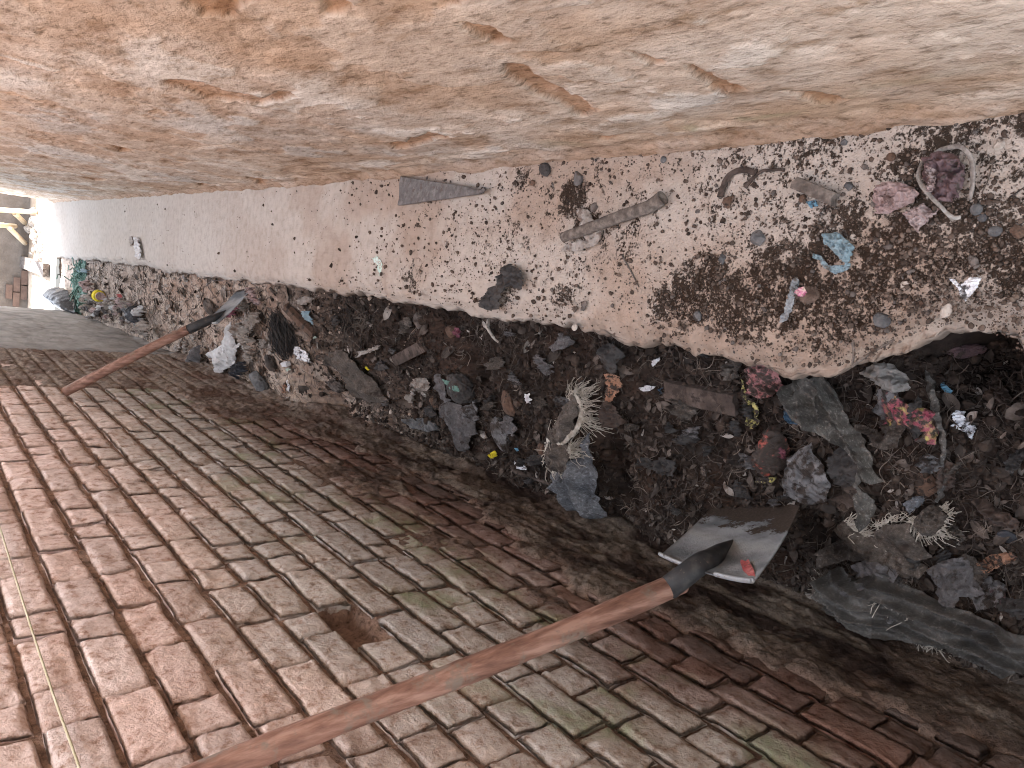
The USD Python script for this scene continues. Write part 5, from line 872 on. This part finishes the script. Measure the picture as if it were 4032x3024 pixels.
sheet('white_leaf_bag', 'pale crumpled plastic under the ledge edge above the rotten board', 'plastic bag', zE((1610, 310), (1670, 250), (1740, 230), (1880, 250), (1840, 310), (1720, 345), (1660, 330)), 'dusty_plastic', lift=.016, crumple=.022, seed=109, n=300)
sheet('white_bag', 'bright white star shaped plastic bag crumpled in the middle of the trench', 'plastic bag', zE((765, 560), (790, 600), (780, 680), (830, 770), (840, 860), (900, 820), (860, 950), (850, 1100), (830, 1210), (770, 1150), (680, 1210), (540, 1260), (540, 1210), (590, 1130), (580, 1040), (500, 1030), (450, 980), (560, 930), (680, 850), (700, 740), (740, 640)), 'white_plastic', lift=.02, crumple=.022, dome=.06, seed=110, n=1100)
sheet('black_bag', 'small black plastic bag beside the bright white bag', 'plastic bag', zE((840, 1150), (900, 1080), (970, 1080), (990, 1150), (930, 1230), (880, 1310), (850, 1290)), 'black_plastic', lift=.02, crumple=.04, dome=.05, seed=111, n=360)
sheet('beige_bag', 'beige crumpled plastic in folds right of the white bag', 'plastic bag', zE((950, 600), (1010, 580), (1050, 680), (1080, 720), (1140, 760), (1130, 830), (1100, 850), (1130, 930), (1060, 900), (1040, 830), (960, 770), (940, 680)), 'dusty_plastic', lift=.03, crumple=.05, dome=.03, fold=(*zE((980, 620), (1080, 880)), 3, .03), seed=112, n=500)
sheet('beige_strip', 'pale beige twisted strip below the beige folds', 'plastic strip', zE((990, 900), (1040, 880), (1060, 1000), (1050, 1080), (990, 1070), (970, 980)), 'dusty_plastic', lift=.02, crumple=.04, fold=(*zE((1000, 920), (1030, 1070)), 2, .02), seed=113, n=260)
sheet('tan_rag', 'tan rag with curled edge above the beige folds', 'rag', zE((960, 580), (1090, 440), (1150, 440), (1190, 500), (1150, 600), (1070, 720), (1040, 640)), 'dusty_plastic', lift=.02, crumple=.04, dome=.02, seed=114, n=380)
sheet('striped_scrap', 'black and white striped scrap right of the hair clump', 'scrap', zE((1580, 900), (1640, 880), (1800, 980), (1800, 1090), (1700, 1060), (1610, 990)), 'torn_white_paper', lift=.016, crumple=.014, fold=(*zE((1600, 920), (1790, 1060)), 4, .012), seed=115, n=340)
board('white_box', 'tiny white box lying below the hair clump', 'box', *zE((1425, 1085), (1492, 1085)), 9, .03, 'white_paper', seed=116, ragged=.0, lift=.01)
sheet('white_card', 'upright white card beside an orange wrapper near the wall', 'card', zE((1470, 1320), (1495, 1310), (1515, 1420), (1505, 1480), (1460, 1440)), 'white_paper', lift=.016, crumple=.006, seed=117, n=140)
sheet('orange_wrapper', 'small orange wrapper touching the upright white card', 'wrapper', zE((1420, 1380), (1455, 1340), (1465, 1480), (1430, 1490)), 'salmon_paper', lift=.012, crumple=.012, seed=118, n=120)
sheet('green_tag', 'small pale green tag between white box and white card', 'tag', zE((1460, 1180), (1495, 1150), (1510, 1195), (1475, 1205)), 'mint_paint', lift=.014, crumple=.01, seed=119, n=80)
sheet('green_tag', 'small green and white wrapper right of the hair clump', 'tag', zE((1800, 735), (1840, 715), (1885, 770), (1830, 785)), 'mint_paint', lift=.014, crumple=.012, seed=120, n=100)
lump('dark_stone', 'large dark stone at the wall foot below the white bag', 'stone', zE((1130, 1330))[0], (62, 48), 'grey_stone', ang=20, kind='stone', seed=121, tall=.7, sink=.1)
lump('straw_clump', 'dull straw coloured clump above the large dark stone', 'straw clump', zE((1240, 1090))[0], (36, 36), 'leaf_litter', kind='clump', seed=122, tall=.5)
sheet('purple_bag', 'dark purple plastic bag under the blade of the smaller shovel', 'plastic bag', zE((690, 440), (760, 370), (860, 300), (895, 370), (860, 470), (800, 510), (720, 490)), 'purple_plastic', lift=.02, crumple=.04, dome=.05, seed=123, n=400)
sheet('pink_rag', 'pink and white rag hanging below the ledge behind the smaller shovel', 'rag', zE((1030, 140), (1060, 110), (1110, 170), (1140, 250), (1185, 320), (1150, 350), (1090, 300), (1050, 220)), 'pale_pink_plastic', lift=.02, crumple=.04, fold=(*zE((1050, 130), (1170, 330)), 2, .02), seed=124, n=340)
sheet('grey_card', 'bent grey card lying right of the smaller shovel blade', 'card', zE((925, 250), (1000, 230), (1060, 320), (1010, 330), (960, 310)), 'dusty_plastic', lift=.03, crumple=.02, seed=125, n=200)
sheet('curl_card', 'curled brown card beside the bent grey card', 'card', zE((905, 310), (950, 300), (1020, 420), (1000, 450), (940, 400)), 'dusty_plastic', lift=.02, crumple=.04, seed=126, n=220)
lump('root_ball', 'dark tangled root ball left of the smaller shovel blade', 'root ball', zE((440, 360))[0], (42, 32), 'leaf_litter', ang=60, kind='clump', seed=127, tall=.5)
board('dark_strip', 'thin dark strip of wood between white bag and beige folds', 'strip', *zE((860, 560), (915, 820)), 4, .02, 'dark_wood', seed=128, lift=.01)
sheet('shoe_sole', 'grey curled shoe sole standing at the wall below the smaller shovel', 'shoe sole', zE((240, 1120), (255, 1010), (310, 900), (390, 860), (410, 910), (390, 1030), (370, 1130), (290, 1130)), 'grey_cloth', lift=.03, crumple=.02, dome=.07, seed=129, n=400)
strand('wire', 'thin rusty wire loop left of the smaller shovel tip', 'wire', zE((600, 10), (520, 50), (480, 140), (500, 240)), 2, 'old_iron', bump=.1, sides=5, seed=130, raise_=.05)
for i, pts in enumerate([((30, 900), (90, 830), (140, 800), (120, 900), (70, 960)), ((150, 870), (190, 790), (210, 850), (180, 980)), ((250, 730), (320, 710), (320, 780), (270, 830)), ((1290, 830), (1350, 860), (1350, 970), (1290, 990)), ((1170, 790), (1240, 790), (1250, 880), (1190, 900))]):
    sheet('pale_shred', ['pale shred left of the curled shoe sole', 'narrow pale shred beside the curled shoe sole', 'pale shred above the curled shoe sole', 'pale shred below the hair clump', 'pale wrinkled shred left of the hair clump'][i], 'shred', zE(*pts), 'dusty_plastic', lift=.02, crumple=.03, seed=131 + i, n=200)

# ------------------------------------------------------------------ rubbish at the far end
t = thing('yellow_roll', 'bright yellow striped roll lying in the far litter', 'roll')
c0 = hit(zF((705, 720))[0], earth_z); m_ = unit_m(c0); ax_ = nz(hit(zF((780, 740))[0], earth_z) - hit(zF((640, 700))[0], earth_z))
obj('yellow_band', tube_mesh(c0 + [0, 0, .05] + ax_ * np.linspace(-1, 1, 14)[:, None] * m_ * 7, m_ * 12 * (1 + .06 * np.cos(np.linspace(0, 9 * math.pi, 14))), 18), 'bright_yellow', t)
obj('core', tube_mesh(c0 + [0, 0, .05] + ax_ * np.linspace(-1, 1, 6)[:, None] * m_ * 13, m_ * 9, 14), 'pale_pink_plastic', t)
t = thing('green_net', 'tangled green net beside the far black bag', 'net'); ms = []
for i in range(130):
    a = hit(zF((rg.uniform(330, 480), rg.uniform(380, 760)))[0], earth_z); d = nz(rg.normal(size=3) * [1, 1, .2]); L = rg.uniform(.1, .3); s_ = np.linspace(0, 1, 8)[:, None]
    c = a + d * L * s_ + .05 * np.sin(s_ * 9 + rg.uniform(0, 6)) * nz(rg.normal(size=3)); c[:, 2] = np.maximum(c[:, 2], earth_z(c[:, 0], c[:, 1]) + .02); ms.append(tube_mesh(c, .006, 4))
obj('cords', joined(ms), 'green_net_plastic', t)
sheet('bin_bag', 'black bin bag lying at the far end against the grey wall', 'bin bag', zF((140, 600), (200, 610), (300, 640), (380, 760), (410, 900), (440, 950), (330, 940), (260, 880), (200, 760)), 'black_plastic', lift=.05, crumple=.03, dome=.2, seed=140, n=600)
strand('pipe', 'dark grey pipe lying diagonally on the far litter', 'pipe', zF((495, 1045), (620, 960), (750, 880)), 7, 'old_iron', bump=.02, taper=1, lift=1.4, seed=141)
t = thing('slipper', 'black rubber slipper standing in the far litter', 'slipper')
obj('sole', sheet_mesh(zF((1130, 900), (1150, 860), (1200, 850), (1240, 880), (1230, 960), (1260, 1040), (1270, 1100), (1200, 1070), (1170, 1000)), lift=.05, crumple=.02, dome=.08, thick=.015, seed=142, n=300), 'black_plastic', t)
sheet('white_wad', 'white crumpled paper wad right of the black slipper', 'paper', zF((1250, 930), (1290, 890), (1350, 845), (1355, 920), (1310, 990), (1260, 990)), 'white_plastic', lift=.04, crumple=.05, dome=.05, seed=143, n=260)
sheet('red_scrap', 'tiny red scrap in the far white litter', 'scrap', zF((1005, 700), (1045, 700), (1045, 745), (1010, 745)), 'red_label', lift=.05, crumple=.03, seed=144, n=80)
sheet('pale_sack', 'pale lumpy bag at the wall below the black slipper', 'plastic bag', zF((1310, 1130), (1380, 1040), (1420, 1100), (1450, 1220), (1420, 1260), (1350, 1210)), 'dusty_plastic', lift=.03, crumple=.06, dome=.08, seed=145, n=340)
sheet('pale_pink_bag', 'pale pink shredded bag above the yellow roll', 'plastic bag', zF((520, 570), (590, 510), (640, 560), (620, 640), (600, 690), (560, 630)), 'pale_pink_plastic', lift=.04, crumple=.06, seed=146, n=260)
sheet('green_bag', 'pale greenish plastic strip above the green net', 'plastic strip', zF((420, 380), (500, 360), (570, 380), (540, 420), (440, 410)), 'mask_cloth', lift=.03, crumple=.03, seed=147, n=200)
nl = 0
for i in range(70):          # pieces of pale litter in the far part, each on its own
    x = rg.uniform(480, 1300); yb = 640 + (x - 480) * .28; y = yb + rg.uniform(0, 1) * (300 + (x - 480) * .12); s_ = rg.uniform(16, 52); a0 = rg.uniform(0, 6)
    pts = zF(*[(x + s_ * rg.uniform(.5, 1) * math.cos(a0 + a) * .7, y + s_ * rg.uniform(.5, 1.2) * math.sin(a0 + a)) for a in np.linspace(0, 2 * math.pi, 7)[:-1]])
    if any(hit(p, earth_z)[0] < XB + .03 for p in pts): continue
    sheet('plastic_shred', beside('%s plastic shred in the far litter' % ['dull beige', 'small white', 'small grey', 'pale tan', 'pinkish'][i % 5], zF((x, y))[0]), 'shred', pts, ['dusty_plastic', 'white_plastic', 'grey_plastic', 'dusty_plastic', 'pale_pink_plastic'][i % 5], group='%s plastic shreds in the far litter' % ['dull beige', 'small white', 'small grey', 'pale tan', 'pinkish'][i % 5], lift=.02, crumple=.03, dome=.03, seed=150 + i, n=90)
# string across the near bricks
c = spline([at_x(p, XB + .012) for p in [(-30, 1040), (0, 1140), (40, 1270), (80, 1395), (120, 1515), (165, 1640), (185, 1700)]], 60)
obj('yellow_string', tube_mesh(c, .0022, 6), 'straw', None, 'thin yellow string stretched across the top of the brick wall', 'string')
# poles, slab and rubble in the sun past the alley
zK = zoom(0, 750, 500 / 1508)
def stake(name, label, a, b, r):
    obj(name, tube_mesh(spline([a, b], 10), r, 10, .15, 3), 'pole_wood', None, label, 'pole')
gz = lambda x, y: -.04 + 0 * x
fy = 11.55
def at_y(p, y): d = ray(p); return EYE + d * (y / d[1])
for lab, p0, p1, w in (('pale upright wooden post nearest the plaster wall, past the alley', (0, 232), (440, 258), 62), ('pale upright wooden post further from the plaster wall, past the alley', (0, 412), (300, 432), 60), ('slanting pale brace under the post nearest the plaster wall', (170, 265), (330, 420), 56), ('slanting pale brace under the post further from the plaster wall', (110, 445), (330, 660), 54)):
    a, b = at_y(zK(p0)[0], fy), hit(zK(p1)[0], gz)
    if 'upright' in lab: a = a + (a - b) * 1.2
    stake('wooden_post', lab, a, b, w * unit_m((a + b) / 2) * .5 * 500 / 1508 * 2212 / 4032)
t = thing('stone_slab', 'leaning brown stone slab at the far end of the trench', 'slab')
obj('slab', board_mesh(*zK((330, 850), (640, 960)), 26, .06, seed=5, lift=.05), 'stone', t, smooth=30)
for i in range(34):
    p = zK((rg.uniform(300, 520), rg.uniform(200, 860)))[0]; q = hit(p, gz); L = rg.uniform(.03, .10)
    v, f = lump_mesh((1000, 600), (30, 24), kind='angular', seed=300 + i, sub=2); v = v - v.mean(0); v = v / np.abs(v).max() * L + q
    obj('rubble', (v, f), 'pale_stone', None, 'small stone lying in the sun past the end of the ledge', 'stone', 'stones in the sun past the ledge')

# ------------------------------------------------------------------ soil clods, crumbs, fibres and leaf bits that nobody could count
def quat_rand(n, rg):
    q = rg.normal(size=(n, 4)); return (q / np.linalg.norm(q, axis=1)[:, None]).astype(np.float32)
def instancer(name, protos, pos, scale, idx, kind_label, quats=None, seed=1):
    pi = UsdGeom.PointInstancer.Define(stage, '/World/' + name)
    rel = pi.CreatePrototypesRel()
    for i, (mesh, mat) in enumerate(protos):
        m = usdkit.mesh(stage, f'/World/{name}/piece_{i:03d}' if i else f'/World/{name}/piece', mesh, MATS[mat], True); rel.AddTarget(m.GetPath())
    pi.CreatePositionsAttr(Vt.Vec3fArray.FromNumpy(pos.astype(np.float32)))
    pi.CreateScalesAttr(Vt.Vec3fArray.FromNumpy(scale.astype(np.float32)))
    pi.CreateProtoIndicesAttr(Vt.IntArray.FromNumpy(idx.astype(np.int32)))
    q = quat_rand(len(pos), np.random.default_rng(seed)) if quats is None else quats
    pi.CreateOrientationsAttr(Vt.QuathArray([Gf.Quath(float(a), float(b), float(c), float(d)) for a, b, c, d in q]))
    info(pi, *kind_label, kind='stuff')
def clod_proto(seed, sub=2, kind=0):
    v = trimesh.creation.icosphere(subdivisions=sub); f = np.array(v.faces); v = np.array(v.vertices)
    rg_ = np.random.default_rng(seed); dirs = rg_.normal(size=(9, 3)); dirs /= np.linalg.norm(dirs, axis=1)[:, None]
    s = np.min(np.where(v @ dirs.T > .1, rg_.uniform(.6, .95, 9) / np.maximum(v @ dirs.T, .1), 9), 1)
    v = v * np.minimum(s, 1.0)[:, None] * (1 + .55 * (fbm(v * 2.1 + seed, 3, seed) - .5) + .5 * (fbm(v * 5 + seed, 2, seed + 1) - .5))[:, None] * rg_.uniform(.7, 1.1, 3)
    return v, f
def scatter(n, rg, y0=.22, y1=9.5):
    y = y0 * (y1 / y0) ** rg.random(n) ; return y
rg = np.random.default_rng(77)
# on the earth
n = 42000
y = scatter(n, rg); xe = np.interp(y, YE, XE); x = XB + .01 + rg.random(n) * (xe + .05 - XB)
r = .0022 * (1 - rg.random(n)) ** -.48; r = np.minimum(r, .015) * np.interp(y, [.5, 3, 8], [1, 1.4, 1.3])
keep = (rg.random(n) < np.interp(y, [3.2, 4.4], [1, .4])) & (fbm(P3(x * 7, y * 7, 3), 3, 5) + .2 * rg.random(n) > .45)  | ((r < .006) & (y < 3.6))
x, y, r = x[keep], y[keep], r[keep]
wet = ss(4.2, 2.8, y + .9 * (rg.random(len(y)) - .5))
idx = np.where(rg.random(len(y)) < wet, rg.integers(0, 6, len(y)), 6 + rg.integers(0, 4, len(y)))
r = np.where(idx >= 6, r * .6, r)
instancer('soil_clods', [(clod_proto(i), 'clod') for i in range(6)] + [(clod_proto(20 + i), 'dry_clod') for i in range(4)], P3(x, y, earth_z(x, y) + r * .25), r[:, None] * rg.uniform(.7, 1.3, (len(r), 3)), idx, ('loose dark soil clods covering the bottom of the trench', 'soil'), seed=5)
# crumbs on the ledge
n = 110000
y = scatter(n, rg, .3, 7); ex = np.interp(y, YE, XE); x = ex + .01 + rg.random(n) * (wall_x(y) - ex - .01)
p = np.clip(spill(x, y) * 1.25 + .5 * (fbm(P3(x * 13, y * 13, 2), 3, 41) - .5), 0.02, 1) ** 1.5
k = rg.random(n) < p * .5 * np.interp(y, [2.5, 4.5], [1, .35]); x, y = x[k], y[k]
r = .0011 * (1 - rg.random(len(x))) ** -.5; r = np.minimum(r, .006) * np.interp(y, [.5, 2, 6], [1, 1.3, 1.9])
idx = np.where(rg.random(len(x)) < .93, rg.integers(0, 4, len(x)), 4 + rg.integers(0, 2, len(x)))
instancer('soil_crumbs', [(clod_proto(40 + i, 1), 'crumb') for i in range(4)] + [(clod_proto(50 + i, 1), 'stone') for i in range(2)], P3(x, y, ledge_z(x, y) + .003 * (spill(x, y) > .45) + r * .3), r[:, None] * rg.uniform(.7, 1.3, (len(r), 3)), idx, ('dark soil crumbs and grit scattered over the concrete ledge', 'soil'), seed=6)
# fibres and rootlets
protos = []
for i in range(7):
    rp = np.random.default_rng(400 + i); s_ = np.linspace(-.5, .5, 9); c = P3(s_, .16 * np.sin(s_ * rp.uniform(2, 7) + rp.uniform(0, 6)), .10 * np.sin(s_ * rp.uniform(3, 9)))
    protos.append((tube_mesh(c, np.linspace(.012, .006, 9) * rp.uniform(.7, 1.6), 4), 'root_fibre'))
n = 7000; y = scatter(n, rg, .25, 8.5); xe = np.interp(y, YE, XE); x = XB + .02 + rg.random(n) * (xe + .02 - XB)
L = rg.uniform(.02, .085, n) * np.interp(y, [.5, 3, 8], [1, 1.4, 2.0]); th = rg.uniform(0, math.pi, n); q = np.stack([np.cos(th), rg.normal(0, .13, n), rg.normal(0, .13, n), np.sin(th)], 1); q /= np.linalg.norm(q, axis=1)[:, None]
instancer('rootlets', protos, P3(x, y, earth_z(x, y) + .006), np.repeat(L[:, None], 3, 1), rg.integers(0, 7, n), ('thin rootlets and straw mixed into the trench soil', 'roots'), quats=q)
# leaf and plastic bits
protos = []
for i in range(8):
    rp = np.random.default_rng(500 + i); g = np.linspace(-1, 1, 6); Vv, Uu = np.meshgrid(g, g, indexing='ij'); w = .32 + .3 * rp.random(); prof = np.sqrt(np.clip(1.02 - Uu ** 2, 0.02, 1))
    z_ = .5 * (fbm(P3(Uu * 1.2, Vv * 1.2, i), 3, i) - .5) + .15 * Vv ** 2
    tri = grid_faces(6, 6); tri = np.vstack([tri[:, [0, 1, 2]], tri[:, [0, 2, 3]]])[:, ::-1]
    protos.append((solid(P3(Uu, Vv * w * prof * (1 + .3 * (fbm(P3(Uu * 3, Vv, 9), 2, i) - .5)), z_).reshape(-1, 3), tri, .03), 'leaf_litter' if i < 6 else 'dusty_plastic'))
n = 3800; y = scatter(n, rg, .25, 9); xe = np.interp(y, YE, XE); x = XB + .02 + rg.random(n) * (xe + .03 - XB)
far = y > 4; idx = np.where(rg.random(n) < np.where(far, .5, .07), 6 + rg.integers(0, 2, n), rg.integers(0, 6, n))
L = .007 * (1 - rg.random(n)) ** -.42; L = np.minimum(L, .028) * np.interp(y, [.5, 3, 8], [1, 1.4, 2.0]); th = rg.uniform(0, math.pi, n); q = np.stack([np.cos(th), rg.normal(0, .22, n), rg.normal(0, .22, n), np.sin(th)], 1); q /= np.linalg.norm(q, axis=1)[:, None]
instancer('leaf_bits', protos, P3(x, y, earth_z(x, y) + .008), np.repeat(L[:, None], 3, 1), idx, ('small dead leaves and flakes mixed into the trench soil', 'leaf litter'), quats=q)
